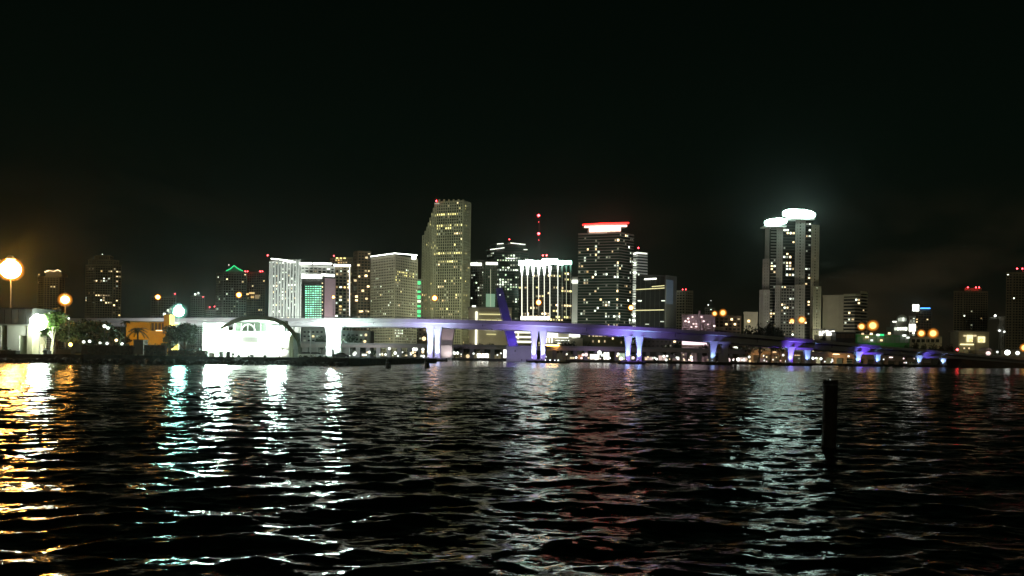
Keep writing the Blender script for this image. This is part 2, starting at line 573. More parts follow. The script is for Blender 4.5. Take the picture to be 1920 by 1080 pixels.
# ------------------------------------------------------------------ towers
def tower(name, label, cat, foot, top, floor_h=3.6, bay=4.0, wall='concrete', core='glass', style='grid', p=0.05,
          cols=('warm', 'cool'), rows=(), base_z=LAND_Z, depth=30, sp=0.42, pw=0.28, ymid=560, skip_top=0, zone=None, ztop=None, root=None, run=0.18, maxlit=280, proud=0.4, parapet=True, zbase_w=None, topslope=None):
    """a high-rise: glazed body, real spandrels and piers proud of it, every lit window a pane of its own"""
    pts = [P(px, ymid, d) for px, d in foot]
    pts = [Vector((q.x, q.y, 0)) for q in pts]
    kmain = min(range(len(foot)), key=lambda i: foot[i][1])
    z1 = ztop if ztop is not None else P(foot[kmain][0], top, foot[kmain][1]).z
    if len(pts) == 2:
        back = [q * (1 + depth / q.y) for q in (pts[1], pts[0])]
    elif len(pts) == 3:
        back = [pts[0] + pts[2] - pts[1]]
        if back[0].y < max(pts[0].y, pts[2].y) + 4:
            back = [q * (1 + depth / q.y) for q in (pts[2], pts[0])]
    else:
        back = [q * (1 + depth / q.y) for q in (pts[-1], pts[0])]
    ctr = sum(pts, Vector()) / len(pts)
    first = root is None
    if first:
        root = thing(name, label, cat, (ctr.x, ctr.y, base_z))
    zb = base_z if zbase_w is None else zbase_w
    allp = pts + back
    MB().prism(allp, zb, z1).build('body', M[core], root)
    nf = max(2, int(round((z1 - zb) / floor_h)))
    fh = (z1 - zb) / nf
    bands, piers = MB(), MB()
    faces = []
    nlit = 0
    rr = random.Random(name + str(top) + str(foot[0][0]))
    for a, c in zip(pts[:-1], pts[1:]):
        t = (c - a); Wd = t.length; t.normalize()
        n = Vector((t.y, -t.x, 0))
        if n.y > 0: n = -n
        nb = max(1, int(round(Wd / bay)))
        bw = Wd / nb
        faces.append((a, t, n, Wd, nb, bw))
        if style in ('grid', 'bands', 'balcony'):
            e = proud if style != 'balcony' else proud + 0.9
            for i in range(nf + 1):
                h = fh * sp
                zc = zb + i * fh
                if i == nf: zc -= h / 2
                if i == 0: zc += h / 2
                bands.obox(a + t * (Wd / 2) + n * (e / 2) + Vector((0, 0, zc)), t, n, Wd / 2, e / 2, h / 2)
        if style in ('grid', 'piers'):
            e = proud + 0.12
            for j in range(nb + 1):
                w = bw * pw
                s = min(max(j * bw, w / 2), Wd - w / 2)
                piers.obox(a + t * s + n * (e / 2) + Vector((0, 0, (zb + z1) / 2)), t, n, w / 2, e / 2, (z1 - zb) / 2 - 0.02)
        ang = math.atan2(t.y, t.x)
        for i in range(nf - skip_top):
            zc = zb + (i + 0.5) * fh
            on = False
            for j in range(nb):
                c0 = a + t * ((j + .5) * bw) + Vector((0, 0, zc))
                ppx, ppy = proj(c0)
                if not (-20 < ppx < 1940):
                    continue
                pr = p; ck = None
                for (ry, rx0, rx1, rp, rc) in rows:
                    half = fh / c0.y * F / 2 * 1.05
                    if abs(ppy - ry) < half and rx0 <= ppx <= rx1:
                        pr = rp; ck = rc
                if zone is not None:
                    pr = pr * zone(ppx, ppy)
                q = pr + (run if on and ck is None and pr > 0 else 0)
                on = rr.random() < q
                if on and nlit < maxlit:
                    nlit += 1
                    k = ck if ck else rr.choice(cols)
                    put_pane('lit_window', pane_mesh(k), root, c0 + n * 0.08 + Vector((0, 0, fh * 0.04)), ang,
                             bw * (1 - pw) * rr.uniform(0.6, 0.98), 0.14, fh * (1 - sp) * rr.uniform(0.7, 0.95))
    if bands.v: bands.build('floor_band' if style != 'balcony' else 'balcony_slab', M[wall], root, kind='stuff')
    if piers.v: piers.build('pier', M[wall], root, kind='stuff')
    if parapet:
        pp = [q + (q - ctr).normalized() * 0.5 for q in pts] + [q + (q - ctr).normalized() * 0.3 for q in back]
        MB().prism(pp, z1 + 0.003, z1 + 1.3).build('parapet', M[wall], root)
    return root, faces, z1

def slab(parent, name, px0, py0, px1, py1, d, mat, depth=1.0, d2=None):
    """a box standing at distance d whose front spans the photo rectangle"""
    d2 = d2 or d
    a = P(px0, py1, d); c = P(px1, py1, d2)
    za = P((px0 + px1) / 2, py1, (d + d2) / 2).z; zt = P((px0 + px1) / 2, py0, (d + d2) / 2).z
    t = Vector((c.x - a.x, c.y - a.y, 0)); Wd = t.length; t.normalize()
    n = Vector((t.y, -t.x, 0))
    mid = Vector(((a.x + c.x) / 2, (a.y + c.y) / 2, (za + zt) / 2)) - n * (depth / 2)
    return MB().obox(mid, t, n, Wd / 2, depth / 2, max(0.1, (zt - za) / 2)).build(name, M[mat] if isinstance(mat, str) else mat, parent)

def bar(parent, name, p0, p1, th, mat):
    """straight light strip between two world points"""
    p0, p1 = Vector(p0), Vector(p1)
    return MB().tube([p0, p1], th, 6).build(name, M[mat] if isinstance(mat, str) else mat, parent)

def beacon(parent, px, py, d, r=0.9, stem=2.5, mat='red'):
    p = P(px, py, d)
    o = MB().tube([p - Vector((0, 0, stem)), p], 0.12, 6).build('beacon_mast', M['steel'], parent)
    MB().ball(p + Vector((0, 0, 0.2)), r, 8, 6).build('beacon_lamp', M[mat], o)

def spot(name, loc, target, col, power, size=70, blend=0.8, rad=0.4, parent=None):
    l = bpy.data.lights.new(name, 'SPOT')
    l.energy = power; l.color = col; l.spot_size = R(size); l.spot_blend = blend; l.shadow_soft_size = rad
    o = bpy.data.objects.new(name, l)
    COL.objects.link(o)
    loc = Vector(loc)
    o.rotation_euler = (Vector(target) - loc).to_track_quat('-Z', 'Y').to_euler()
    if parent is not None:
        o.parent = parent
        o.location = loc - ORI[parent.name]
    else:
        o.location = loc
    return o

def floodlight(label, loc, target, col, power, size=60, lens='softstrip', group='ground floodlights', s=0.35):
    """flood lamp: housing, bracket, lens, light; many are added unseen to brighten walls"""
    loc = Vector(loc)
    root = thing('floodlight', label, 'floodlight', loc, group)
    d = (Vector(target) - loc).normalized()
    MB().box(loc + Vector((0, 0, s * 0.8)), s * 0.9, s * 0.5, s * 0.8).build('housing', M['dark'], root)
    hp = loc + Vector((0, 0, s * 2.0))
    MB().tube([hp - d * s, hp + d * s * 0.2], [s * 0.7, s * 1.1], 8).build('hood', M['dark'], root)
    MB().tube([hp + d * (s * 0.24), hp + d * (s * 0.34)], s * 0.95, 8).build('lens', M[lens], root)
    spot('flood_lamp', hp + d * (s * 0.6), target, col, power, size, parent=root, rad=s)
    return root
# ------------------------------------------------------------------ the skyline, left to right
# 1 dim tower behind the near lamp
r, f, z = tower('apartment_tower', 'dim pale tower with curved lit roof behind the large orange lamp', 'tower',
                [(70, 1300), (82, 1288), (110, 1288), (121, 1300)], 519, wall='tan', p=0.008, cols=('amber', 'warm'), bay=5)
pp = [(-23, 0), (23, 0), (23, 24), (-23, 24)]
c = P(96, 520, 1288)
b = MB(); rings = []
for k in range(9):
    s = k / 8
    x = -11 + 27 * s
    rings.append([(c.x + x, 1291, z + 1.2), (c.x + x, 1308, z + 1.2), (c.x + x, 1308, z + 1.4 + 10.5 * math.sin(math.pi * min(1, 0.1 + 0.85 * s)) ** 0.6), (c.x + x, 1291, z + 1.4 + 10.5 * math.sin(math.pi * min(1, 0.1 + .85 * s)) ** 0.6)])
b.loft(rings).build('roof', M['tan'], r)
for (x0, y0, x1, y1) in ((84, 510, 92, 507), (92, 507, 101, 509), (101, 509, 108, 506), (108, 506, 114, 509)):
    bar(r, 'roof_light', P(x0, y0, 1286), P(x1, y1, 1286), 0.75, M['lampwarm'])
beacon(r, 73, 515, 1286, 1.0, 3, 'lampwarm')

# 2 octagonal brown tower with stepped crown
r, f, z = tower('stepped_crown_tower', 'brown residential tower with stepped chamfered crown standing alone at left', 'tower',
                [(160, 1203), (178, 1195), (211, 1195), (227, 1203)], 497, wall='tan', p=0.07, cols=('warm', 'warm', 'cool', 'amber'), bay=3.6,
                rows=((504, 160, 175, .5, 'warm'), (510, 200, 226, .75, 'warm'), (521, 195, 208, .6, 'cool'), (525, 176, 192, .8, 'warm'), (554, 180, 208, .65, 'warm'), (566, 198, 210, .6, 'warm')))
tower('stepped_crown_tower', '', '', [(165, 1205), (180, 1198), (211, 1198), (222, 1205)], 488, wall='tan', p=0, root=r, zbase_w=z + 1.3, bay=3.6)
tower('stepped_crown_tower', '', '', [(176, 1216), (184, 1201), (205, 1201), (211, 1216)], 480, wall='tan', p=0, root=r, zbase_w=P(190, 488, 1198).z + 1.3, bay=3.6)
beacon(r, 192, 477, 1203, 0.6, 3, 'lampwhite')

# 3, 4 small far towers behind the white lamp
r, f, z = tower('office_tower', 'low dim tower behind the orange lamp on the bridge at left', 'tower', [(283, 1250), (330, 1250)], 557, wall='grey', p=0.02, bay=4)
beacon(r, 328, 551, 1250, 0.8, 6)
for x, y in ((313, 580), (316, 583), (318, 577), (306, 587)):
    slab(r, 'lit_window', x, y, x + 4, y + 4, 1248.6, WIN['cool'], 0.3)
r, f, z = tower('office_tower', 'slim dark tower topped by two white lamps, just right of the white lamp', 'tower', [(358, 1350), (384, 1350)], 556, wall='grey', p=0.03, bay=4)
beacon(r, 366, 552, 1350, 1.6, 5, 'lampwhite'); beacon(r, 372, 550, 1350, 1.8, 6, 'lampwhite'); beacon(r, 381, 557, 1350, 0.8, 3)
r, f, z = tower('office_block', 'low far block with a pair of red beacons between two dim towers', 'building', [(386, 1400), (404, 1400)], 582, wall='grey', p=0.03, bay=4)
beacon(r, 393, 576, 1400, 0.8, 3); beacon(r, 402, 575, 1400, 0.8, 3)

# 5 tower with green outlined gable, 6 its neighbour
r, f, z = tower('gabled_tower', 'grey tower with green neon outlining its pointed gable', 'tower', [(405, 1160), (418, 1148), (462, 1148)], 512, wall='grey', p=0.035, bay=3.8,
                cols=('cool', 'warm'), rows=((549, 416, 430, .6, 'cool'), (560, 408, 422, .5, 'cool')))
a, c2, ap = P(424, 508, 1149), P(455, 508, 1149), P(439, 498, 1149)
b = MB(); b.add([a + Vector((0, 2, -1)), c2 + Vector((0, 2, -1)), ap + Vector((0, 2, -1)), a + Vector((0, 22, -1)), c2 + Vector((0, 22, -1)), ap + Vector((0, 22, -1)),
                 ], [(0, 1, 2), (3, 5, 4), (0, 2, 5, 3), (1, 4, 5, 2), (0, 3, 4, 1)])
b.build('gable_roof', M['grey'], r)
bar(r, 'neon_tube', a, (a + ap) / 2 + Vector((0, 0, -1)), 0.7, 'greenstrip'); bar(r, 'neon_tube', (a + ap) / 2 + Vector((0, 0, -1)), ap, 0.7, 'greenstrip')
bar(r, 'neon_tube', c2, (c2 + ap) / 2 + Vector((0, 0, -1)), 0.7, 'greenstrip'); bar(r, 'neon_tube', (c2 + ap) / 2 + Vector((0, 0, -1)), ap, 0.7, 'greenstrip')
beacon(r, 429, 497, 1150, 0.8, 8, 'lamppink')
r, f, z = tower('office_tower', 'dim brown tower with red beacons and an amber sign band beside the gabled tower', 'tower', [(463, 1200), (497, 1190)], 511, wall='brown', p=0.05, bay=3.8, cols=('amber', 'warm'))
for x in (460, 464, 488, 492): beacon(r, x, 509, 1192, 0.8, 3)
for x0, x1, y0, y1 in ((460, 466, 550, 553), (467, 477, 548, 551), (478, 486, 553, 560), (470, 476, 555, 559)):
    slab(r, 'sign_band', x0, y0, x1, y1, 1188.5, WIN['amber'], 0.5)

# 7 white floodlit hotel with vertical fins
r, f, z = tower('hotel_tower', 'broad white floodlit hotel with vertical fins and lit roof edge', 'hotel',
                [(505, 905), (562, 884)], 488, wall='white', style='piers', p=0.28, cols=('cool', 'cool', 'warm'), bay=4.4, pw=0.55, maxlit=120, proud=1.0)
hotel = r
tower('hotel_tower', '', '', [(562.5, 884), (627, 892)], 499, wall='white', style='grid', p=0.2, cols=('cool', 'cool', 'warm'), bay=4.4, pw=0.3, root=r, maxlit=120,
      rows=((512, 628, 656, .5, 'warm'), (545, 628, 656, .4, 'warm')))
tower('hotel_tower', '', '', [(627.4, 892), (657, 897)], 499, wall='tan', style='grid', p=0.22, cols=('warm', 'cool', 'amber'), bay=4.0, pw=0.3, root=r, maxlit=80)
for (x0, y0, x1, y1, d) in ((508, 485, 530, 487, 900), (532, 488, 560, 493, 888), (562, 494, 585, 494, 882), (588, 494, 622, 495, 886), (626, 497, 640, 498, 889), (640, 498, 657, 498, 894)):
    bar(r, 'roof_edge_light', P(x0, y0, d), P(x1, y1, d), 1.1 if x0 > 530 else 0.55, 'whitestrip')
beacon(r, 502, 479, 905, 0.7, 4)
for x in (506, 512, 519, 534): beacon(r, x, 492, 899, 0.5, 1, 'lampwhite')
for x, d in ((655.5, 896),):
    bar(r, 'corner_light', P(x, 500, d - 1), P(x, 592, d - 1), 0.35, 'softstrip')
hc = P(535, 600, 880)
floodlight('added white floodlight throwing light up the finned hotel', (hc.x - 5, 790, LAND_Z), (hc.x, 890, 70), (0.88, 1.0, 0.93), 800000, 58)  # first of the unseen lamps added to lift the tower fronts
# pale block in front of it with the green light wall
r, f, z = tower('light_wall_tower', 'block with green light grid and bright white cap before the hotel', 'building',
                [(565, 842), (606, 840), (627, 850)], 516, wall='dark', core='dark', style='bands', p=0.0, bay=4)
cap0 = slab(r, 'cap_light', 565, 514, 603, 522, 838, 'whitestrip', 1.0)
slab(r, 'cap_light', 603.5, 514, 627, 518, 838, 'whitestrip', 1.0, 847)
slab(r, 'side_wall', 608, 522, 627.5, 640, 839.0, 'pink', 0.8, 847.5)
for j in range(7):
    for i in range(15):
        x0 = 572.2 + j * 4.5; y0 = 536 + i * 4.2
        slab(r, 'light_panel', x0, y0, x0 + 3.1, y0 + 2.0, 839.2, 'led', 0.3)
for i in range(9):
    slab(r, 'lit_window', 603.6, 530 + i * 7.1, 605.2, 532.2 + i * 7.1, 839.2, WIN['warm'], 0.3)
hc = P(617, 600, 840)
floodlight('added floodlight on the pink side wall beside the green light wall', (hc.x + 2, 780, LAND_Z), (hc.x + 1, 845, 55), (1.0, 0.88, 0.90), 260000, 45)

# 8 dark brown towers behind the hotel
r, f, z = tower('residential_tower', 'brown tower with warm windows rising behind the white hotel', 'tower', [(618, 1010), (660, 1000)], 484, wall='brown', p=0.10, cols=('warm', 'amber', 'yellow'), bay=3.6)
beacon(r, 626, 480, 1000, 0.7, 3)
for x in (630, 637, 644): slab(r, 'roof_light', x, 483, x + 4, 485, 998, WIN['yellow'], 0.5)
r, f, z = tower('residential_tower', 'tall dark brown tower with round warm lights left of the flat lit-roof office block', 'tower', [(662, 1005), (670, 996), (694, 1000)], 472, wall='brown', p=0.03, cols=('warm',), bay=3.6)
for x, y in ((687, 483), (672, 497), (686, 517), (680, 545), (687, 560), (666, 526), (690, 537), (668, 563), (668, 556), (675, 584), (687, 583)):
    slab(r, 'lit_window', x - 2, y - 1.8, x + 2.5, y + 1.8, 994.5, WIN['warm'], 0.4)

# 9 office block with lit roof edge, two faces
r, f, z = tower('office_block', 'pale office block showing two gridded faces under a white lit roof edge', 'office building',
                [(695, 985), (740, 950), (782, 985)], 480, wall='cream', style='grid', p=0.085, cols=('warm', 'cool', 'green', 'dim', 'dim'), bay=3.3, floor_h=3.3, sp=0.5, pw=0.3, skip_top=3,
                rows=((512, 742, 780, .9, 'yellow'), (517, 742, 780, .5, 'yellow'), (525, 740, 752, .7, 'yellow'), (531, 740, 748, .7, 'warm'), (617, 738, 745, .9, 'cool'), (622, 738, 752, .9, 'cool'), (627, 738, 755, .9, 'cool'), (632, 738, 752, .9, 'cool')))
lb, nb_, rb = P(695, 481, 984), P(740, 475, 949), P(782, 478.5, 984)
bar(r, 'roof_edge_light', lb, nb_, 0.62, 'whitestrip'); bar(r, 'roof_edge_light', nb_, rb, 0.62, 'whitestrip')
slab(r, 'roof_lamp', 772, 480, 780, 486, 975, 'whitestrip', 0.8)
hc = P(735, 640, 900)
floodlight('added floodlight lighting the two-faced office block', (hc.x, 830, LAND_Z), (hc.x + 3, 955, 62), (0.92, 1.0, 0.72), 480000, 70)
# 10 green strip
r, f, z = tower('slim_tower', 'slim strip of a tower washed in green light beside the tallest tower', 'tower', [(781, 1010), (790, 1010)], 525, wall='grey', core='dark', p=0.0, bay=3)
for i, y in enumerate((527, 536, 545, 554, 563, 572, 581, 590)):
    slab(r, 'green_panel', 782.5, y, 788.5, y + (4 if i % 3 else 6.5), 1008.5, 'greenstrip' if i not in (1, 4) else WIN['green'], 0.6)

# 11 tallest tower with stepped curved shoulder
rows11 = ((402, 805, 862, .96, 'yellow'), (422, 798, 874, .96, 'yellow'), (426.5, 818, 848, .7, 'yellow'), (437, 853, 868, .8, 'warm'), (437, 812, 822, .6, 'yellow'), (447, 853, 866, .6, 'warm'),
          (457, 800, 815, .7, 'yellow'), (463, 802, 822, .6, 'yellow'), (474, 812, 874, .96, 'yellow'), (490, 822, 860, .75, 'yellow'), (500, 850, 870, .5, 'warm'), (505, 858, 868, .6, 'warm'),
          (538, 822, 834, .5, 'warm'), (553, 792, 802, .7, 'amber'), (553, 855, 876, .8, 'yellow'), (563, 792, 838, .7, 'amber'), (563, 860, 872, .6, 'yellow'), (579, 795, 838, .65, 'amber'), (589, 842, 850, .9, 'warm'))
kw = dict(wall='stone', style='grid', cols=('dim', 'dim', 'yellow', 'dim', 'warm'), bay=3.3, floor_h=3.7, sp=0.30, pw=0.36, rows=rows11, proud=0.8)
r, f, z = tower('tallest_tower', 'tallest tower of the skyline with curved left shoulder and rows of yellow windows', 'skyscraper',
                [(816, 1062), (866, 1050), (880, 1066)], 377, p=0.07, run=.1, maxlit=280, **kw)
steps = ((812.5, 816, 381), (809.5, 812.5, 390), (806.5, 809.5, 399), (803.5, 806.5, 408), (800.5, 803.5, 417), (797.5, 800.5, 425), (794.5, 797.5, 433), (790, 794.5, 441))
for (xa, xb, yt) in steps:
    tower('tallest_tower', '', '', [(xa, 1062 + (816 - xb) * .16), (xb, 1062 + (816 - xb) * .16 - 0.6)], yt, p=0.03, root=r, maxlit=30, parapet=False, **kw)
beacon(r, 818, 377, 1058, 0.9, 4)
slab(r, 'roof_lamp', 815, 380.5, 824, 382.5, 1056, WIN['cool'], 0.5)
for k in range(6):
    x = 822 + k * 9
    slab(r, 'crown_fin', x, 373.6, x + 3.2, 379, 1052 + 0.1, 'tan', 6)
hc = P(835, 640, 900)
floodlight('added floodlight lighting the front of the tallest tower', (hc.x - 8, 860, LAND_Z), (hc.x + 14, 1055, 112), (0.92, 1.0, 0.66), 800000, 62)
floodlight('added warm floodlight at the foot of the tallest tower', (hc.x + 3, 960, LAND_Z), (hc.x + 4, 1050, 40), (1.0, 0.76, 0.34), 90000, 80)

# 12, 13 dark glass offices with floor lines
r, f, z = tower('office_tower', 'dark office tower with one white band near its roof right of the tallest tower', 'tower', [(878, 1130), (912, 1120)], 489, wall='dark', p=0.16, cols=('green', 'cool', 'dim'), bay=3.6, run=.3)
slab(r, 'roof_band_light', 879, 492.5, 903, 498, 1118, 'softstrip', 0.8)
r, f, z = tower('stepped_office_tower', 'dark stepped glass tower with white lit floor lines under a red beacon', 'skyscraper', [(912, 1190), (925, 1180), (975, 1180), (990, 1192)], 472, wall='dark', core='greenglass', style='bands', p=0.13, sp=0.35,
                cols=('green', 'cool', 'dim'), bay=4, run=.55, rows=((486, 945, 968, .9, 'green'), (507, 930, 970, .95, 'cool'), (514, 935, 960, .6, 'green'), (533, 930, 944, .9, 'cool'), (540, 945, 970, .8, 'green')))
tower('stepped_office_tower', '', '', [(918, 1196), (928, 1186), (984, 1186)], 458, wall='dark', core='greenglass', style='bands', p=0, root=r, zbase_w=z + 1.3, sp=.35)
for (x0, y0, x1, y1) in ((932, 457.5, 944, 456.5), (957, 455.5, 985, 458.5), (919, 468, 946, 464.5), (982, 468, 989, 468), (949, 484.5, 966, 484.5)):
    bar(r, 'floor_line_light', P(x0, y0, 1178), P(x1, y1, 1178), 0.55, 'softstrip')
beacon(r, 955, 449, 1190, 0.8, 6)
r, f, z = tower('office_tower', 'lower dark tower with white roof band in front of the stepped glass tower', 'tower', [(905, 1100), (932, 1092)], 492, wall='dark', core='greenglass', p=0.08, cols=('green', 'dim'), bay=3.6)
slab(r, 'roof_band_light', 911, 491.5, 933, 496.5, 1090, 'softstrip', 0.8)
slab(r, 'green_light_wall', 911, 551, 928, 580, 1089, 'teal', 0.4)
bar(r, 'corner_light', P(920, 505, 1089), P(920, 575, 1089), 0.3, WIN['dim'])

# 14 lattice mast
bm_ = P(1010, 492, 1240); tp = P(1010, 401, 1240)
root = thing('antenna_mast', 'tall lattice antenna mast with two red beacons behind the bright crowned tower', 'antenna', (bm_.x, 1240, LAND_Z))
b = MB()
for sx, sy in ((-1, -1), (1, -1), (1, 1), (-1, 1)):
    b.tube([(bm_.x + sx * 2.2, 1240 + sy * 2.2, LAND_Z), (bm_.x + sx * 2.0, 1240 + sy * 2.0, bm_.z), (bm_.x + sx * 0.4, 1240 + sy * .4, tp.z)], 0.16, 5)
b.build('mast_leg', M['rail'], root)
b = MB(); kk = 26
for k in range(kk):
    s = k / kk; z0 = bm_.z + (tp.z - bm_.z) * s; z1 = bm_.z + (tp.z - bm_.z) * (k + 1) / kk; w0 = 2.0 - 1.6 * s; w1 = 2.0 - 1.6 * (k + 1) / kk
    b.tube([(bm_.x - w0, 1240 - w0, z0), (bm_.x + w1, 1240 - w1, z1)], 0.1, 4); b.tube([(bm_.x + w0, 1240 - w0, z0), (bm_.x - w1, 1240 - w1, z1)], 0.1, 4)
b.build('bracing', M['rail'], root, kind='stuff')
for y in (404, 438):
    MB().ball(P(1010, y, 1238), 1.9, 10, 7).build('beacon_lamp', M['red'], root)
for y in (416, 450):
    MB().ball(P(1010, y, 1238), 0.4, 8, 6).build('beacon_lamp', M['red'], root)

# 15 tower with blazing white crown and light columns
r, f, z = tower('crown_lit_tower', 'dark tower with blazing white crown and long white light columns', 'skyscraper', [(972, 975), (1031, 962), (1072, 975)], 503, wall='dark', style='bands', p=0.07, sp=0.3,
                cols=('yellow', 'warm'), bay=3.8, run=.5, rows=((572, 1040, 1070, .8, 'warm'), (583, 1035, 1062, .7, 'yellow'), (592, 975, 1030, .8, 'warm'), (597, 975, 1060, .9, 'yellow'), (587, 978, 1030, .5, 'warm')))
crown = [(972, 499, 985, 487), (985, 499, 1000, 486), (1000, 500, 1016, 487), (1016, 498, 1031, 484), (1031, 497, 1046, 484), (1046, 498, 1057, 487)]
for (x0, y1, x1, y0) in crown:
    slab(r, 'crown_light', x0 + .3, y0 + 1.5, x1 - .3, y1 - 1.5, 960 - 0 + (6 if x0 < 1000 or x0 > 1040 else 0), 'whitecrown', 1.4)
slab(r, 'crown_light', 1058, 489, 1072, 496, 970, glow('green_white_crown', (0.45, 1.0, 0.75), 8), 1.4)
for i, x in enumerate((978.5, 989, 999.5, 1010, 1020.5, 1031)):
    dd_ = 975 - 13 * (x - 972) / 59 - 1.2
    bar(r, 'light_column', P(x, 500, dd_), P(x, 598, dd_), 0.36 if i != 0 else 0.6, 'creamstrip')
    MB().tube([P(x, 499, dd_), P(x, 516, dd_)], [2.0, 0.6], 6).build('column_head_light', M['whitestrip'], r)
for i, x in enumerate((1046, 1054, 1062, 1070)):
    dd_ = 962 + 13 * (x - 1031) / 41 - 1.2
    bar(r, 'light_column', P(x, 500, dd_), P(x, 598, dd_), 0.26, WIN['dim'] if i else M['softstrip'])
    MB().tube([P(x, 498, dd_), P(x, 510, dd_)], [1.2, 0.3], 6).build('column_head_light', M['teal'] if i else M['softstrip'], r)
for x0, x1, y0, y1 in ((976, 1031, 593, 600),):
    for k in range(9):
        slab(r, 'lobby_window', x0 + k * 6.1, y0, x0 + k * 6.1 + 5.2, y1, 958, 'shopwhite', 0.5)
for x in (1018, 1025): beacon(r, x, 479, 966, 0.9, 4)
# 16 slim white lit tower
r, f, z = tower('slim_white_tower', 'slim white lit tower squeezed between the bright crowned tower and balcony tower', 'tower', [(1072.5, 930), (1084, 930)], 521, wall='white', core='white', style='piers', p=0.0, bay=3, pw=.5)
slab(r, 'white_panel', 1073, 534, 1083, 600, 928.3, 'white', 0.5)
hc = P(1078, 640, 850)
floodlight('added floodlight at the foot of the slim white tower', (hc.x, 880, LAND_Z), (hc.x + 2, 928, 42), (0.92, 1.0, 0.82), 130000, 60)
slab(r, 'roof_band_light', 1072, 525, 1083.5, 531, 928, 'softstrip', 0.6)

# 17 balcony tower with red crown
def z17(x, y):
    return 1.8 if int(x / 7) % 3 == 0 else 0.55
r, f, z = tower('balcony_tower', 'broad tower of stacked balconies under a red and white lit crown', 'skyscraper', [(1083, 882), (1160, 868), (1186, 884)], 437, wall='grey', style='balcony', core='greenglass', p=0.13, run=0.12, cols=('warm', 'cool', 'dim', 'dim'), bay=3.0, floor_h=3.1, sp=0.22, zone=z17, maxlit=290,
                rows=((498, 1148, 1168, .8, 'cool'), (495, 1148, 1168, .7, 'warm'), (508, 1100, 1114, .9, 'yellow'), (512, 1100, 1114, .6, 'amber'), (499, 1104, 1116, .8, 'warm'), (517, 1148, 1165, .6, 'cool'), (592, 1148, 1162, .8, 'cool'), (450, 1150, 1168, .5, 'warm')))
slab(r, 'penthouse', 1104, 428, 1164, 438, 872, 'white', 18)
for k in range(6):
    slab(r, 'crown_light', 1105 + k * 9.9, 427 - k * .35, 1114.4 + k * 9.9, 434.5 - k * .35, 870.5, 'pinkcrown', 0.8)
for k in range(8):
    x = 1096 + k * 10
    slab(r, 'crown_rim_light', x, 423.6 - k * .25, x + 9.6, 426.4 - k * .25, 869.5 - .0, 'pinkcrown', 2.5)
slab(r, 'crown_canopy', 1096, 420.6, 1176, 422, 871, 'white', 22)
bar(r, 'rim_tube', P(1092, 421.6, 869), P(1130, 419.2, 868.4), 0.85, 'redcrown')
bar(r, 'rim_tube', P(1130, 419.2, 868.4), P(1179, 418, 869), 0.85, 'redcrown')
hc = P(1135, 640, 800)
floodlight('added dim floodlight at the foot of the balcony tower', (hc.x, 760, LAND_Z), (hc.x + 2, 875, 70), (0.98, 1.0, 0.82), 170000, 75)

# 18 white slab tower
r, f, z = tower('white_slab_tower', 'white slab tower with brightly lit left edge behind the black glass block', 'tower', [(1182, 1000), (1195, 992), (1213, 1000)], 474, wall='white', style='bands', p=0.06, cols=('cool',), bay=3.4, sp=.45)
for k in range(26):
    y = 487 + k * 4.5
    slab(r, 'lit_balcony', 1183.5 + 0.0 * k, y, 1193, y + 2.6, 991, WIN['cool'], 0.5)
bar(r, 'roof_edge_light', P(1182, 479, 994), P(1195, 474, 990), 1.1, 'softstrip'); bar(r, 'roof_edge_light', P(1195, 474, 990), P(1213, 475.5, 998), 0.5, 'softstrip')
beacon(r, 1197, 465, 1000, 0.8, 8)
hc = P(1200, 640, 900)
floodlight('added floodlight on the white slab tower', (hc.x + 4, 900, LAND_Z), (hc.x + 3, 995, 95), (0.95, 1.0, 0.95), 330000, 60)

# 19 black glass block with yellow lines and a big picture screen
r, f, z = tower('black_glass_block', 'black glass block with thin yellow floor lines and a tall dim screen on its side', 'office building', [(1192, 842), (1246, 836), (1267, 850)], 518, wall='dark', core='glass', style='piers', p=0.012, cols=('cool',), bay=5, pw=.1)
for (x0, y0, x1, y1, m_) in ((1208, 523.6, 1231, 522.4, 'softstrip'), (1193, 543, 1246, 540, 'yellowstrip'), (1222, 537.5, 1246, 535.5, 'yellowstrip'), (1191, 582, 1245, 581, 'yellowstrip')):
    bar(r, 'floor_line_light', P(x0, y0, 834.5), P(x1, y1, 834.5), 0.42 if m_ != 'softstrip' else .8, m_)
slab(r, 'side_wall', 1247.2, 517, 1267.3, 640, 835, 'grey', 0.8, 849)
slab(r, 'picture_screen', 1249, 525, 1262, 570, 834, 'screenblue', 0.5, 843)
for x, y in ((1196, 563), (1240, 563), (1238, 602), (1210, 607)):
    slab(r, 'lit_window', x, y, x + 7, y + 1.8, 834, WIN['cool'], 0.4)
hc = P(1262, 640, 700)
floodlight('added floodlight on the grey side wall with the screen', (hc.x + 2, 770, LAND_Z), (hc.x, 845, 60), (0.92, 1.0, 0.80), 110000, 45)
# 20 dim block
r, f, z = tower('office_tower', 'dim slender tower with red beacons right of the black glass block', 'tower', [(1268, 1050), (1285, 1044), (1299, 1050)], 546, wall='cream', p=0.015, bay=3.6)
for x in (1280, 1286): beacon(r, x, 543, 1046, 0.6, 2)

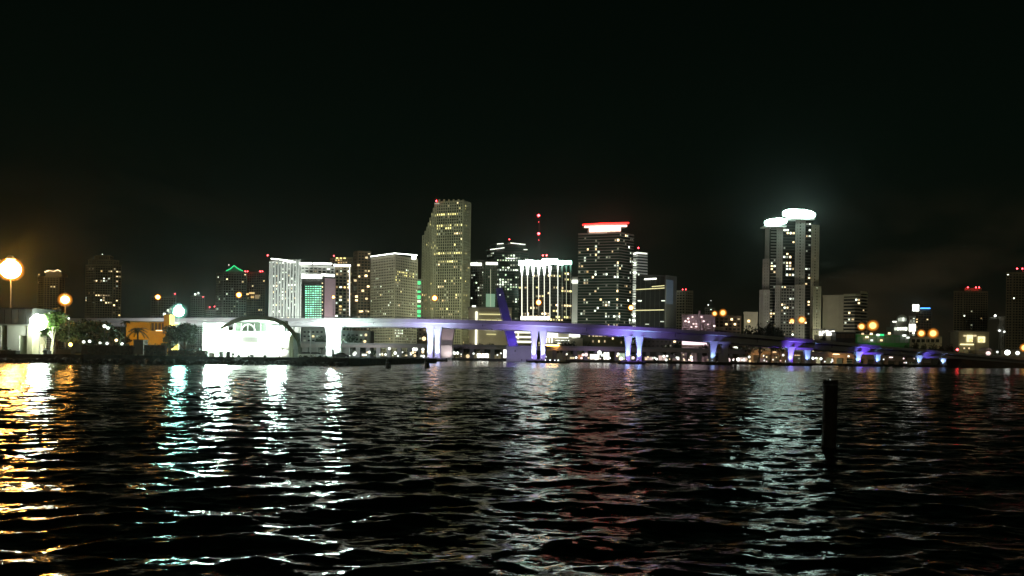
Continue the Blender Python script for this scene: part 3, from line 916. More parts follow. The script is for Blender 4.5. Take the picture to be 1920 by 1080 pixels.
# 21-23 low blocks behind the bridge
r, f, z = tower('low_pink_block', 'low pinkish building with scattered white lamps behind the bridge', 'building', [(1280, 760), (1312, 752), (1341, 760)], 592, wall='pink', core='pink', style='grid', p=0.0, bay=6, sp=.7, pw=.6)
for x, y in ((1284, 601), (1289, 596), (1297, 593), (1299, 606), (1295, 612), (1304, 606), (1314, 593), (1318, 601), (1326, 607), (1338, 610), (1290, 602), (1304, 611)):
    slab(r, 'wall_lamp', x, y, x + 3, y + 2.4, 750.6, M['lamppink'], 0.5)
slab(r, 'corner_pylon', 1309.5, 583, 1313, 616, 750.5, 'pink', 1)
slab(r, 'lit_screen', 1279, 634.5, 1325, 646.5, 750.2, 'screenpink', 0.5)
slab(r, 'screen_canopy', 1270, 648, 1318, 650.5, 748, 'tan', 6)
hc = P(1310, 640, 700)
floodlight('added pinkish floodlight in front of the low pink building', (hc.x, 690, LAND_Z), (hc.x, 755, 32), (1.0, 0.80, 0.92), 42000, 90)
r, f, z = tower('low_brown_block', 'low brown building lit amber under a double orange lamp', 'building', [(1341.5, 800), (1390, 800)], 594, wall='brown', p=0.04, cols=('warm',), bay=4.5)
for x, y in ((1372, 597), (1378, 606), (1362, 606)): slab(r, 'lit_window', x - 1.8, y, x + 2, y + 3.6, 798.5, WIN['warm'], 0.4)
slab(r, 'podium', 1338, 613, 1360, 619, 790, 'tan', 8)
r, f, z = tower('low_cream_block', 'small cream block between the brown building and the twin-crowned tower', 'building', [(1395, 820), (1421, 820)], 587, wall='cream', core='cream', p=0.02, bay=4.5, sp=.7)
slab(r, 'lit_window', 1402, 600, 1406, 604, 818.5, WIN['warm'], 0.4)
bx = P(1332, 572, 1300)
r, f, z = tower('far_block', 'far dark block with one white roof lamp left of the double orange lamp', 'building', [(1322, 1300), (1340, 1300)], 578, wall='grey', p=0.02)
beacon(r, 1328, 572, 1298, 1.2, 4, 'lampwhite'); beacon(r, 1333, 564, 1298, 0.6, 9, 'lampwhite')

# 24 twin crowned residential tower
def z24(x, y):
    return 1.0
r, f, z = tower('twin_crowned_tower', 'tall grey residential tower with two blazing white crowns standing apart at right', 'skyscraper', [(1433, 862), (1441, 858)], 425, wall='concrete', p=0.01, bay=2.7, sp=.56, pw=.58, floor_h=3.2, cols=('cool',))
kw = dict(root=r, floor_h=3.2, cols=('cool', 'warm'), parapet=False, maxlit=60)
tower('twin_crowned_tower', '', '', [(1443.5, 860), (1454, 860)], 424, wall='grey', style='balcony', p=0.16, bay=3.2, proud=.2, **kw)
tower('twin_crowned_tower', '', '', [(1454.5, 857), (1466, 857)], 424, wall='concrete', sp=.56, pw=.58, p=0.012, bay=3.0, **kw)
tower('twin_crowned_tower', '', '', [(1466.5, 862), (1489, 862)], 412, wall='dark', style='bands', p=0.10, bay=3.4, run=.45, sp=.3, **{**kw, 'parapet': False})
tower('twin_crowned_tower', '', '', [(1489.5, 855), (1508, 854)], 410, wall='concrete', sp=.56, pw=.58, p=0.02, bay=3.0, **kw)
tower('twin_crowned_tower', '', '', [(1508.5, 859), (1519, 859)], 412, wall='dark', style='balcony', p=0.17, bay=3.2, proud=.2, **kw)
tower('twin_crowned_tower', '', '', [(1519.5, 857), (1534, 860)], 421, wall='cream', sp=.56, pw=.55, p=0.04, bay=3.0, **kw)
tower('twin_crowned_tower', '', '', [(1424, 845), (1431, 842), (1443, 842)], 543, wall='concrete', sp=.56, pw=.58, p=0.09, bay=3.2, **kw)
tower('twin_crowned_tower', '', '', [(1429, 851), (1442, 848)], 485, wall='concrete', sp=.56, pw=.58, p=0.02, bay=3.2, **kw)
tower('twin_crowned_tower', '', '', [(1453, 846), (1463, 844)], 535, wall='concrete', sp=.56, pw=.58, p=0.03, bay=3.2, **kw)
tower('twin_crowned_tower', '', '', [(1463.5, 850), (1490, 850)], 535, wall='grey', style='grid', p=0.14, bay=3.2, run=.4, **kw)
tower('twin_crowned_tower', '', '', [(1490.5, 844), (1509, 843)], 534, wall='concrete', sp=.56, pw=.58, p=0.07, bay=3.2, **kw)
tower('twin_crowned_tower', '', '', [(1524, 848), (1539, 852)], 536, wall='cream', sp=.56, pw=.55, p=0.08, bay=3.2, **kw)
for k, (xa, ya, xb, yb, ra, rb_) in enumerate(((1434.5, 418.5, 1441, 417.5, 2.2, 3.6), (1441.4, 417.4, 1451, 416.4, 3.6, 4.0), (1451.4, 416.4, 1462, 415.4, 3.8, 4.2), (1462.4, 415, 1474, 414, 4.0, 2.6))):
    MB().tube([P(xa, ya, 853), P(xb, yb, 853)], [ra, rb_], 12).build('crown_light', M['whitecrown'], r)
for k, (xa, ya, xb, yb, ra, rb_) in enumerate(((1468.5, 401, 1477, 400, 2.6, 4.3), (1477.4, 400, 1488, 400, 4.4, 4.7), (1488.4, 400, 1498, 400.5, 4.9, 4.6), (1498.4, 400.5, 1508, 401, 4.6, 4.8), (1508.4, 401.2, 1519, 402.5, 4.6, 4.2), (1519.4, 402.5, 1527.5, 404, 4.0, 2.4))):
    MB().tube([P(xa, ya, 850), P(xb, yb, 850)], [ra, rb_], 12).build('crown_light', M['whitecrown'], r)
slab(r, 'crown_slab', 1433, 423, 1475, 425, 853, 'white', 14)
slab(r, 'crown_slab', 1467, 409, 1528, 411, 850, 'white', 16)
hc = P(1480, 640, 760)
floodlight('added floodlight lighting the twin-crowned tower from its foot', (hc.x, 730, LAND_Z), (hc.x + 2, 858, 75), (1.0, 0.97, 0.74), 150000, 72)

# 25 curved pale block
pts25 = [(1543, 905), (1573, 900), (1582, 896), (1603, 893), (1625, 897)]
r, f, z = tower('curved_pale_block', 'pale mid-rise slab with a curved roof right of the twin-crowned tower', 'building', pts25[:3], 555, wall='cream', core='cream', style='grid', p=0.0, sp=.75, pw=.7, bay=5)
tower('curved_pale_block', '', '', [(1582.5, 896), (1603, 890), (1613, 892)], 553, wall='cream', style='balcony', p=0.07, bay=3.8, root=r, cols=('warm', 'cool'), sp=.4)
tower('curved_pale_block', '', '', [(1613.5, 892), (1625, 898)], 548, wall='cream', style='balcony', p=0.07, bay=3.8, root=r, cols=('warm', 'cool'), sp=.4)
hc = P(1580, 640, 800)
floodlight('added floodlight in front of the pale curved block', (hc.x, 800, LAND_Z), (hc.x + 2, 895, 40), (1.0, 0.95, 0.72), 100000, 80)
# 26 bright lobby and dark box
root = thing('lit_pavilion', 'small blazing white pavilion at the foot of the twin-crowned tower', 'building', P(1550, 640, 780).xy.to_3d() + Vector((0, 0, LAND_Z)))
slab(root, 'wall', 1535, 628, 1566, 668, 782, 'cream', 12)
for k in range(5):
    slab(root, 'lit_window', 1536 + k * 6, 621 - (k % 3), 1541 + k * 6, 629, 780, 'shopwhite', 1.0)
slab(root, 'roof', 1534, 617, 1567, 619, 779, 'white', 14)
root = thing('dark_box_building', 'plain dark box building beside the blazing white pavilion', 'building', P(1583, 640, 770).xy.to_3d() + Vector((0, 0, LAND_Z)))
slab(root, 'wall', 1566.5, 623.6, 1603, 668, 770, 'dark', 20)
slab(root, 'roof', 1565, 622, 1604.5, 623.4, 769, 'grey', 22)
for k in range(4):
    slab(root, 'wall_panel', 1568 + k * 8.8, 626, 1575.6 + k * 8.8, 634, 769.6, 'brown', 0.35)

# 27 white domed building group and blue-lit tower
root = thing('domed_building', 'white floodlit building with rounded tiers among the small lights at right', 'building', P(1690, 640, 1000).xy.to_3d() + Vector((0, 0, LAND_Z)))
slab(root, 'lower_tier', 1676, 612, 1702, 645, 1002, 'white', 20)
slab(root, 'middle_tier', 1680, 602, 1701, 611.7, 1004, 'white', 16)
b = MB(); c = P(1691, 602, 1012)
b.ball(c, 7.2, 16, 8, 1.15).build('dome', M['white'], root, smooth=True)
for k in range(4):
    slab(root, 'lit_window', 1684 + k * 4.2, 595 + abs(k - 1.5), 1687 + k * 4.2, 602, 1003, WIN['cool'], 0.4)
for k in range(5):
    slab(root, 'lit_window', 1677 + k * 5, 614, 1680.6 + k * 5, 619, 1001.5, M['softstrip'] if k in (2, 3) else WIN['cool'], 0.4)
slab(root, 'gable_light', 1674, 602, 1681, 604.5, 1001, 'softstrip', 1)
r, f, z = tower('white_lit_slab', 'narrow white slab with glowing lower half beside the domed building', 'building', [(1705, 985), (1717, 985)], 594, wall='white', style='grid', p=0.5, bay=3.2, cols=('cool',))
slab(r, 'light_wall', 1704.5, 608, 1717, 621, 983, 'shopwhite', 0.6)
r, f, z = tower('blue_lit_tower', 'dark tower with a white lamp box and blue neon line on its roof', 'tower', [(1717, 1100), (1747, 1100)], 582, wall='brown', p=0.14, cols=('amber', 'warm'), bay=4)
slab(r, 'lamp_box', 1713, 571, 1723, 583, 1098, 'whitestrip', 3)
bar(r, 'neon_tube', P(1726, 578, 1098), P(1744, 578, 1098), 0.8, 'bluestrip')
# 32 green lit low building
root = thing('green_lit_block', 'long low building washed in green light with scattered lamps', 'building', P(1655, 640, 820).xy.to_3d() + Vector((0, 0, LAND_Z)))
slab(root, 'wall', 1606, 629, 1705, 655, 822, surf('green_lit_wall', (0.10, 0.30, 0.10), 0.8, 0.4, 0.05), 20)  # green of the light put into the wall colour
slab(root, 'roof', 1604, 627, 1707, 628.8, 821, 'grey', 22)
for k in range(11):
    slab(root, 'facade_panel', 1608 + k * 8.8, 631, 1615.6 + k * 8.8, 643, 821.6, 'grey' if k % 3 == 0 else root.children[0].data.materials[0], 0.35)
for x, y, w, m_ in ((1618, 626, 4, 'lampwarm'), (1634, 626, 4, 'lampwarm'), (1626, 632, 5, 'lampwarm'), (1647, 628, 5, 'lampwhite'), (1652, 628, 11, 'greenstrip'), (1668, 625, 4, 'lampwarm'), (1635, 638, 4, 'lampwhite'), (1653, 638, 4, 'lampwarm'), (1696, 629, 6, 'lampwhite'), (1703, 633, 5, 'lampwhite')):
    slab(root, 'wall_lamp', x - w / 2, y - 1.7, x + w / 2, y + 1.7, 819, m_, 1.0)
hc = P(1640, 640, 780)
floodlight('green floodlight in front of the long low building', (hc.x, 770, LAND_Z), (hc.x + 4, 822, 15), (0.25, 1.0, 0.35), 22000, 110)
root = thing('cream_low_block', 'low cream block behind the double lamp near the bridge end', 'building', P(1735, 640, 840).xy.to_3d() + Vector((0, 0, LAND_Z)))
slab(root, 'wall', 1706, 632, 1766, 660, 842, 'cream', 20)
slab(root, 'roof', 1705, 630, 1767, 631.8, 841, 'grey', 22)
for k in range(6): slab(root, 'window', 1710 + k * 9, 636, 1716 + k * 9, 642, 841.5, 'glass', 0.35)
# 28, 29 dark towers at right edge
r, f, z = tower('dark_tower', 'dark tower with three red beacons on its roof near the right edge', 'tower', [(1788, 1243), (1806, 1240), (1852, 1240)], 547, wall='tan', p=0.03, cols=('dim', 'cool', 'amber'), bay=4)
for x in (1815, 1830, 1836): beacon(r, x, 539, 1242, 0.9, 8)
slab(r, 'roof_lift_room', 1808, 540, 1840, 547, 1246, 'tan', 14)
r, f, z = tower('dark_tower', 'tall dark tower cut off by the right edge, red beacons on top', 'tower', [(1886, 1095), (1898, 1092), (1960, 1092)], 512, wall='tan', p=0.02, cols=('dim', 'cool'), bay=4)
for x in (1907, 1917): beacon(r, x, 504, 1094, 0.9, 9)
# 31 beige lit building
root = thing('beige_lit_building', 'low beige building with two glowing yellow openings near the bridge end', 'building', P(1826, 640, 830).xy.to_3d() + Vector((0, 0, LAND_Z)))
slab(root, 'wall', 1797, 622, 1854, 672, 832, 'cream', 16)
for (x0, y0, x1, y1, m_) in ((1807, 628, 1812, 631, 'shopwarm'), (1813, 628, 1824, 641, 'shopwhite'), (1834, 631, 1847, 642, 'shopwhite'), (1801, 644.5, 1826, 647, 'shopwhite'), (1825.5, 628, 1831, 631, 'shopwarm')):
    slab(root, 'lit_opening', x0, y0, x1, y1, 830.8, m_ if m_ != 'shopwhite' else glow('yellow_opening', (1, .88, .45), 1.6), 0.5)
slab(root, 'roof', 1795.5, 620.4, 1855.5, 621.8, 831, 'grey', 18)
hc = P(1826, 640, 800)
floodlight('added yellow floodlight in front of the low beige building', (hc.x, 800, LAND_Z), (hc.x, 832, 16), (1.0, 0.86, 0.42), 8000, 120)
# 30 construction crane
root = thing('construction_crane', 'pale construction crane with sloping boom near the right edge', 'crane', P(1878, 640, 900).xy.to_3d() + Vector((0, 0, LAND_Z)))
def lattice(parent, name, p0, p1, w, n, mat):
    b = MB(); p0, p1 = Vector(p0), Vector(p1)
    d = (p1 - p0).normalized(); s = Vector((0, 1, 0)); u = d.cross(s).normalized()
    for i, j in ((-1, -1), (1, -1), (1, 1), (-1, 1)):
        b.tube([p0 + u * (w * i) + s * (w * j), p1 + u * (w * i) + s * (w * j)], w * 0.16, 4)
    for k in range(n):
        a0 = p0 + (p1 - p0) * (k / n); a1 = p0 + (p1 - p0) * ((k + 1) / n); q = 1 if k % 2 else -1
        b.tube([a0 + u * (w * q) - s * w, a1 - u * (w * q) - s * w], w * 0.12, 4)
    return b.build(name, mat, parent)
lattice(root, 'tower_mast', P(1876, 672, 900), P(1879, 594, 900), 1.5, 14, M['white'])
lattice(root, 'boom', P(1856, 597, 900), P(1885, 595, 900), 1.0, 10, M['white'])
lattice(root, 'strut', P(1870, 621, 900), P(1881, 597, 900), 0.9, 6, M['white'])
slab(root, 'cab', 1877, 595, 1882, 601, 898, 'white', 3)
for x, y in ((1874, 620), (1883, 622), (1866, 592)):
    MB().ball(P(x, y, 897), 1.2, 8, 6).build('work_lamp', M['lampwhite'], root)
# ------------------------------------------------------------------ main road bridge
DECK = [(60, 597, 611, 500), (230, 596.5, 610.5, 475), (400, 596, 610, 452), (640, 596.5, 611, 436), (813, 598.5, 613, 430), (1008, 603.5, 619.5, 447), (1187, 612.5, 630.5, 468), (1345, 622, 640.5, 492), (1495, 634.5, 652, 530), (1625, 646, 661, 575), (1745, 656.5, 668.5, 622), (1830, 664, 675, 655), (1930, 672.5, 682, 700), (2060, 683, 692, 760)]
def deck_at(px):
    for a, c in zip(DECK[:-1], DECK[1:]):
        if a[0] <= px <= c[0]:
            s = (px - a[0]) / (c[0] - a[0])
            return tuple(a[i] + (c[i] - a[i]) * s for i in range(4))
    return DECK[-1]
def smooth_deck():
    out = []
    pts = [P(px, yt, d) for px, yt, yb, d in DECK]
    hts = [P(px, yt, d).z - P(px, yb, d).z for px, yt, yb, d in DECK]
    for i in range(len(pts) - 1):
        p0, p1, p2, p3 = pts[max(0, i - 1)], pts[i], pts[i + 1], pts[min(len(pts) - 1, i + 2)]
        for k in range(6):
            t = k / 6
            q = 0.5 * ((2 * p1) + (-p0 + p2) * t + (2 * p0 - 5 * p1 + 4 * p2 - p3) * t * t + (-p0 + 3 * p1 - 3 * p2 + p3) * t ** 3)
            out.append((q, hts[i] + (hts[i + 1] - hts[i]) * t))
    out.append((pts[-1], hts[-1]))
    return out
SD = smooth_deck()
bridge = thing('road_bridge', 'long curving road bridge lit purple and white from below, crossing in front of the skyline', 'bridge', (P(813, 680, 430).x, 430, 0))
BW = 24.0
rings_deck, rings_par, rings_rail = [], [], []
NORM = []
for i, (q, h) in enumerate(SD):
    a = SD[max(0, i - 1)][0]; c = SD[min(len(SD) - 1, i + 1)][0]
    t = Vector((c.x - a.x, c.y - a.y, 0)).normalized()
    n = Vector((t.y, -t.x, 0))
    if n.y > 0: n = -n
    NORM.append((q, t, n, h))
    def S(prof):
        return [q - n * o + Vector((0, 0, z)) for o, z in prof]
    H = h
    rings_deck.append(S([(0.25, -1.15), (0.0, -1.15), (0.0, -1.95), (2.2, -2.4), (2.9, -H), (BW - 2.9, -H), (BW - 2.2, -2.4), (BW, -1.95), (BW, -1.15), (BW - .25, -1.15)]))
    rings_par.append([S([(-0.06, 0), (-0.06, -1.2), (0.24, -1.2), (0.24, 0)]), S([(BW - .24, 0), (BW - .24, -1.2), (BW + .06, -1.2), (BW + .06, 0)])])
    rings_rail.append(S([(0.02, 0.75), (0.02, 0.55), (0.16, 0.55), (0.16, 0.75)]))
MB().loft(rings_deck).build('deck', M['bridge'], bridge)
for k in (0, 1):
    MB().loft([r_[k] for r_ in rings_par]).build('parapet', M['bridge'], bridge)
MB().loft(rings_rail).build('railing', M['rail'], bridge)
b = MB()
for (q, t, n, h), (q2, t2, n2, h2) in zip(NORM[:-1], NORM[1:]):
    L = (q2 - q).length; k = max(1, int(L / 3))
    for j in range(k):
        w = q + (q2 - q) * (j / k) - n * 0.09
        b.tube([w, w + Vector((0, 0, 0.6))], 0.07, 4)
b.build('railing_post', M['rail'], bridge, kind='stuff')
for px in (700, 905, 1100, 1266, 1420, 1560, 1690):     # expansion joints on the fascia
    px_, yt, yb, d = deck_at(px)
    slab(bridge, 'expansion_joint', px - .5, yt + 1, px + .5, yb - 4, d - 0.12, 'rail', 0.15)

PIERS = [((617, 633), 436), ((806.5, 820.5), 430), ((1001, 1018), 447), ((1177, 1198), 468), ((1337, 1358), 492), ((1482, 1513), 530), ((1609, 1645), 575), ((1723, 1768), 622)]
for idx, (cols_, d) in enumerate(PIERS):
    mid_ = deck_at((cols_[0] + cols_[1]) / 2)
    base = P((cols_[0] + cols_[1]) / 2, 680, d)
    # local frame of the deck here
    q, t, n, h = min(NORM, key=lambda r_: abs(r_[0].x - base.x))
    pier = MB()
    fx = (P(cols_[1], 680, d).x - P(cols_[0], 680, d).x)
    ft = pier.obox(Vector((base.x, d + 7, 0.2)), Vector((1, 0, 0)), Vector((0, 1, 0)), fx / 2 + 4.2, 6.5, 1.6)
    pier = pier.build('pier', M['seawall'], bridge)
    zt = None
    for ci, cx in enumerate(cols_):
        dk = deck_at(cx)
        dd_ = dk[3] + 6
        cb = P(cx, 680, dd_)
        ztop = P(cx, dk[2], dk[3]).z + 0.25
        rings = []
        lean = (1 if ci == 0 else -1)
        for k in range(9):
            s = k / 8
            z = 1.6 + (ztop - 1.6) * s
            w = (1.7 if idx < 4 else 2.0) - 0.25 * math.sin(math.pi * min(1, s * 1.1)) + 1.5 * max(0, s - 0.45) ** 2 * 1.7
            dp = 1.6 + 2.2 * max(0, s - 0.5) ** 2 * 2
            off = -lean * (1 - s) ** 2 * 0.9 if idx > 3 else 0.0
            # chamfered column section
            sec = [(-w, -dp + .5), (-w + .5, -dp), (w - .5, -dp), (w, -dp + .5), (w, dp), (-w, dp)]
            rings.append([Vector((cb.x + off + a, dd_ + c, z)) for a, c in sec])
        MB().loft(rings).build('column', M['bridge'], pier)
    # cross-head under the deck
    a = P(cols_[0], 680, mid_[3] + 6); c = P(cols_[1], 680, mid_[3] + 6)
    zt = P((cols_[0] + cols_[1]) / 2, mid_[2], mid_[3]).z
    if idx > 3:
        w = (c.x - a.x) / 2
        MB().obox(Vector(((a.x + c.x) / 2, mid_[3] + 6.2, zt - 0.55)), Vector((1, 0, 0)), Vector((0, 1, 0)), w + 3.2, 2.6, 0.75).build('crosshead', M['bridge'], pier)
# light on the piers: real floodlights on a small fender stage before each pier
PL = [((0.95, 1.0, 1.0), 26000, (0.88, 0.92, 1.0), 26000), ((0.62, 0.86, 1.0), 16000, (0.52, 0.46, 1.0), 21000), ((0.50, 0.66, 1.0), 15000, (0.40, 0.30, 1.0), 22000),
      ((0.30, 0.62, 1.0), 15000, (0.32, 0.20, 1.0), 30000), ((0.30, 0.50, 1.0), 9000, (0.30, 0.18, 1.0), 8000), ((0.30, 0.50, 1.0), 8000, (0.20, 0.07, 1.0), 22000),
      ((0.25, 0.48, 1.0), 8000, (0.18, 0.07, 1.0), 24000), ((0.30, 0.48, 1.0), 6500, (0.18, 0.12, 1.0), 7000)]
ORD = ['first', 'second', 'third', 'fourth', 'fifth', 'sixth', 'seventh', 'last']
for x, y_, w_, lab in ((255, 470, 60000, 'behind the orange building'), (370, 455, 60000, 'behind the round dark tree'), (520, 443, 42000, 'behind the arched pavilion'), (690, 432, 20000, 'right of the blazing first pier')):  # unseen lamps and stages added to brighten the left deck side
    q_ = P(x, 680, y_ - 32); hz = P(x, 604, y_).z
    st = thing('lamp_stage', 'added dark lamp stage in the water under the bridge ' + lab, 'fender', (q_.x, y_ - 32, 0), 'added lamp stages under the bridge')
    MB().box((q_.x, y_ - 32, 0.9), 3, 1.5, 0.25).build('deck', M['timber'], st)
    for sx in (-1, 1): MB().tube([(q_.x + sx * 2.4, y_ - 33, -1.5), (q_.x + sx * 2.4, y_ - 33, 1.6)], 0.28, 7).build('pile', M['timber'], st)
    floodlight('added white floodlight washing the bridge side ' + lab, (q_.x, y_ - 32, 1.16), (q_.x, y_, hz), (.95, 1.0, .98), w_, 130, 'pierlens', 'added white floodlights under the bridge', .3)
for idx, (cols_, d) in enumerate(PIERS):
    wc, wp, pc, pp_ = PL[idx]
    base = P((cols_[0] + cols_[1]) / 2, 680, d)
    st = thing('lamp_stage', 'dark fender stage at the foot of the %s pair of bridge columns from the left' % ORD[idx], 'fender', (base.x, d - 5, 0), 'fender stages at the bridge columns')
    MB().box((base.x, d - 5.0 - (4 if idx in (1, 2, 3) else 0), 0.9), 5.2 + 0.4 * idx, 2.2 + (4 if idx in (1, 2, 3) else 0), 0.25).build('deck', M['timber'], st)
    for sx in (-1, -0.33, 0.33, 1):
        MB().tube([(base.x + sx * 4.9, d - 6.6, -1.5), (base.x + sx * 4.9, d - 6.6, 1.5)], 0.28, 7).build('pile', M['timber'], st)
    for ci, cx in enumerate(cols_):
        if idx == 4 and ci == 1:
            continue
        dk = deck_at(cx)
        cb = P(cx, 680, dk[3] + 4.0)
        loc = Vector((cb.x - 0.9, dk[3] + 6 - 3.6, 1.82))
        nm = ['left', 'right'][ci]
        fl = floodlight('small floodlight at the foot of the %s column of the %s bridge pier' % (nm, ORD[idx]), loc, (cb.x + 0.3, dk[3] + 4.2, 1.8 + (P(cx, dk[2], dk[3]).z - 1.8) * 0.62), wc, wp * (1.3 if idx < 4 else 0.9), 80, 'pierlens', 'floodlights at the bridge columns', 0.33)
    # one wider lamp washing the fascia
    fl = floodlight('wide purple floodlight on the fender stage of the %s bridge pier' % ORD[idx], (base.x - 2.4, d - 6.0 - (8 if idx in (1, 2, 3) else 0), 1.16), (base.x - 2, d + 2, P(base.x, 0, 1).z * 0 + P(cols_[0], mid_[2], d).z * 1.05 if False else P(cols_[0], deck_at(cols_[0])[2], d).z), pc, pp_ * [1.6, 3.2, 2.8, 1.8, 0.7, 1.2, 1.2, 1.0][idx], [150, 140, 140, 130, 80, 112, 112, 90][idx], 'pierlens', 'fascia floodlights on the fender stages', 0.3)
# white floods of the first pier: the blown-out lamps between the columns
root = thing('floodlight_cluster', 'blazing white floodlight cluster at the first bridge pier by the island tip', 'floodlight', P(627, 676, 424).xy.to_3d() + Vector((0, 0, 0.8)))
c0 = P(627, 676, 424)
MB().tube([(c0.x, 424, -1.5), (c0.x, 424, P(627, 634, 424).z)], 0.3, 8).build('mast', M['steel'], root)
for k, (x, y) in enumerate(((621, 634), (627, 631), (633, 634), (620, 642), (634, 642), (627, 640), (623, 649), (631, 649))):
    MB().ball(P(x, y, 422.5), 1.15, 10, 7).build('lamp', M['floodwhite'], root)
for y in (634, 642, 649):
    slab(root, 'cross_arm', 619, y, 635, y + 1, 423.6, 'steel', 0.4)

# street lamps along the bridge
def street_lamp(label, px, ylamp, d, ybase, r, mat='sodium', double=None, group='orange street lamps along the bridge', cat='street lamp'):
    base = P(px, ybase, d)
    tp = P(px, ylamp, d)
    root = thing('street_lamp', label, cat, base, group)
    MB().tube([base, base + Vector((0, 0, 1.0)), tp], [0.28, 0.2, 0.12], 8).build('pole', M['steel'], root)
    heads = [(px, ylamp, r)] if not double else double
    for (hx, hy, hr) in heads:
        h = P(hx, hy, d)
        if abs(hx - px) > 1.5:
            MB().tube([tp + Vector((0, 0, 0.2)), (tp + h) / 2 + Vector((0, 0, 0.6)), h + Vector((0, 0, hr * .8))], 0.09, 6).build('arm', M['steel'], root)
        hd = MB().tube([h + Vector((0, 0, hr * 0.72)), h + Vector((0, 0, hr * 0.9))], [hr * 0.5, hr * 0.2], 10).build('lamp_head', M['steel'], root)
        if 'sodium' in mat:
            MB().ball(h, hr * .7, 12, 8).build('bulb', M[mat], hd)  # ball enlarged towards bloom size
            MB().ball(h, hr * .98, 14, 9).build('lamp_globe', M['amberbloom'], hd, True)  # inner glowing shell, bloom built as a ball
            MB().ball(h, hr * 1.28, 16, 10).build('bloom_shell', M['amberbloom_outer'], hd, True)
        else:
            MB().ball(h, hr, 12, 8).build('lamp_globe', M[mat], hd)
    return root
for lab, px, yl in (('single orange street lamp on the bridge deck left of the white lamp', 296, 557), ('single orange street lamp on the bridge above the arched pavilion', 448, 553), ('faint orange street lamp on the bridge in front of the white hotel', 625, 557),
                    ('single orange street lamp on the bridge in front of the tallest tower', 815, 559), ('single orange street lamp on the bridge in front of the bright crowned tower', 1010, 567), ('orange street lamp on the bridge at the right edge of the balcony tower', 1183, 577)):
    _, yt, yb, d = deck_at(px)
    rr_ = 0.8 if px in (625,) else 1.55
    street_lamp(lab, px, yl, d + 12, yt + 2, rr_, 'sodium')
for lab, px, y0, (a, c) in (('double orange street lamp in front of the low brown building', 1348, 592, ((1340, 588, 1.5), (1355.5, 586.5, 2.0))),
                            ('double orange street lamp in front of the twin-crowned tower', 1494.5, 604, ((1485, 602, 1.6), (1503.5, 600, 2.3))),
                            ('double orange street lamp above the green lit building', 1625.5, 614, ((1615.5, 612.5, 2.3), (1636.5, 610.5, 3.3))),
                            ('double orange street lamp near the bridge end by the domed building', 1738.5, 628, ((1727.5, 625, 2.6), (1749.5, 625, 3.2))),
                            ('double yellow street lamp in front of the low beige building', 1829, 642, ((1820, 638, 1.2), (1840, 638, 1.3)))):
    _, yt, yb, d = deck_at(px)
    street_lamp(lab, px, y0, d + 12, yt + 2, 1, 'sodiumfar', (a, c))
street_lamp('orange lamp half cut off at the right edge of the photo', 1921, 652, 690, 676, 3.0, 'sodiumfar', None)
root = thing('traffic_light', 'small red light on a post at the dark end of the bridge', 'traffic light', P(1795, 664, 645), None)
MB().tube([P(1795, 664, 645), P(1795, 656, 645)], 0.15, 6).build('post', M['rail'], root)
MB().ball(P(1795, 655.5, 644), 0.85, 8, 6).build('lamp', M['red'], root)
for lab, px, y, d in (('left of two small yellow lights beyond the bridge end', 1808, 653, 720), ('right of two small yellow lights beyond the bridge end', 1817, 653, 720)):
    street_lamp(lab, px, y, d, 668, 0.7, 'lampwarm', None, 'small lights beyond the bridge end', 'lamp')
for lab, px, y, d, r_ in (('pink white lamp beside the little gable at the bridge end', 1853, 662.5, 700, 1.9), ('small white lamp among the lights at the right shore', 1870, 660, 700, 0.9), ('broad white lamp among the lights at the right shore', 1889, 661, 700, 2.2), ('white lamp close to the right edge among the shore lights', 1908, 662, 700, 1.7)):
    street_lamp(lab, px, y, d, 674, r_, 'lampwhite' if 'pink' not in lab else 'lamppink', None, 'lights on the right shore', 'lamp')
root = thing('gable_house', 'small pale gabled house at the right end of the bridge', 'house', P(1850, 675, 715))
slab(root, 'wall', 1830, 657, 1860, 680, 716, 'tan', 12)
a, c, t_ = P(1848, 657, 715), P(1861, 657, 715), P(1854.5, 651.5, 715)
b = MB(); b.add([a, c, t_, a + Vector((0, 12, 0)), c + Vector((0, 12, 0)), t_ + Vector((0, 12, 0))], [(0, 1, 2), (3, 5, 4), (0, 2, 5, 3), (1, 4, 5, 2), (0, 3, 4, 1)])
b.build('roof', M['pink'], root)
root = thing('low_shed', 'long low pale shed at the right edge behind the shore lights', 'building', P(1900, 675, 730))
slab(root, 'wall', 1877, 657, 1960, 680, 730, 'cream', 14)
slab(root, 'roof', 1875, 654.8, 1962, 656.8, 729, 'grey', 16)
# dark embankment carrying the right end
root = thing('embankment', 'black bridge embankment sloping down to the water at right', 'embankment', P(1850, 690, 660).xy.to_3d())
b = MB(); rings = []
for px in (1795, 1830, 1880, 1940, 2060):
    _, yt, yb, d = deck_at(px)
    tpz = P(px, yb, d); x = tpz.x
    rings.append([Vector((x, d - 22, -1.0)), Vector((x, d - 3, tpz.z - 0.2)), Vector((x, d + 26, tpz.z - 0.2)), Vector((x, d + 34, -1.0))])
b.loft(rings).build('earth_bank', M['ground'], root)

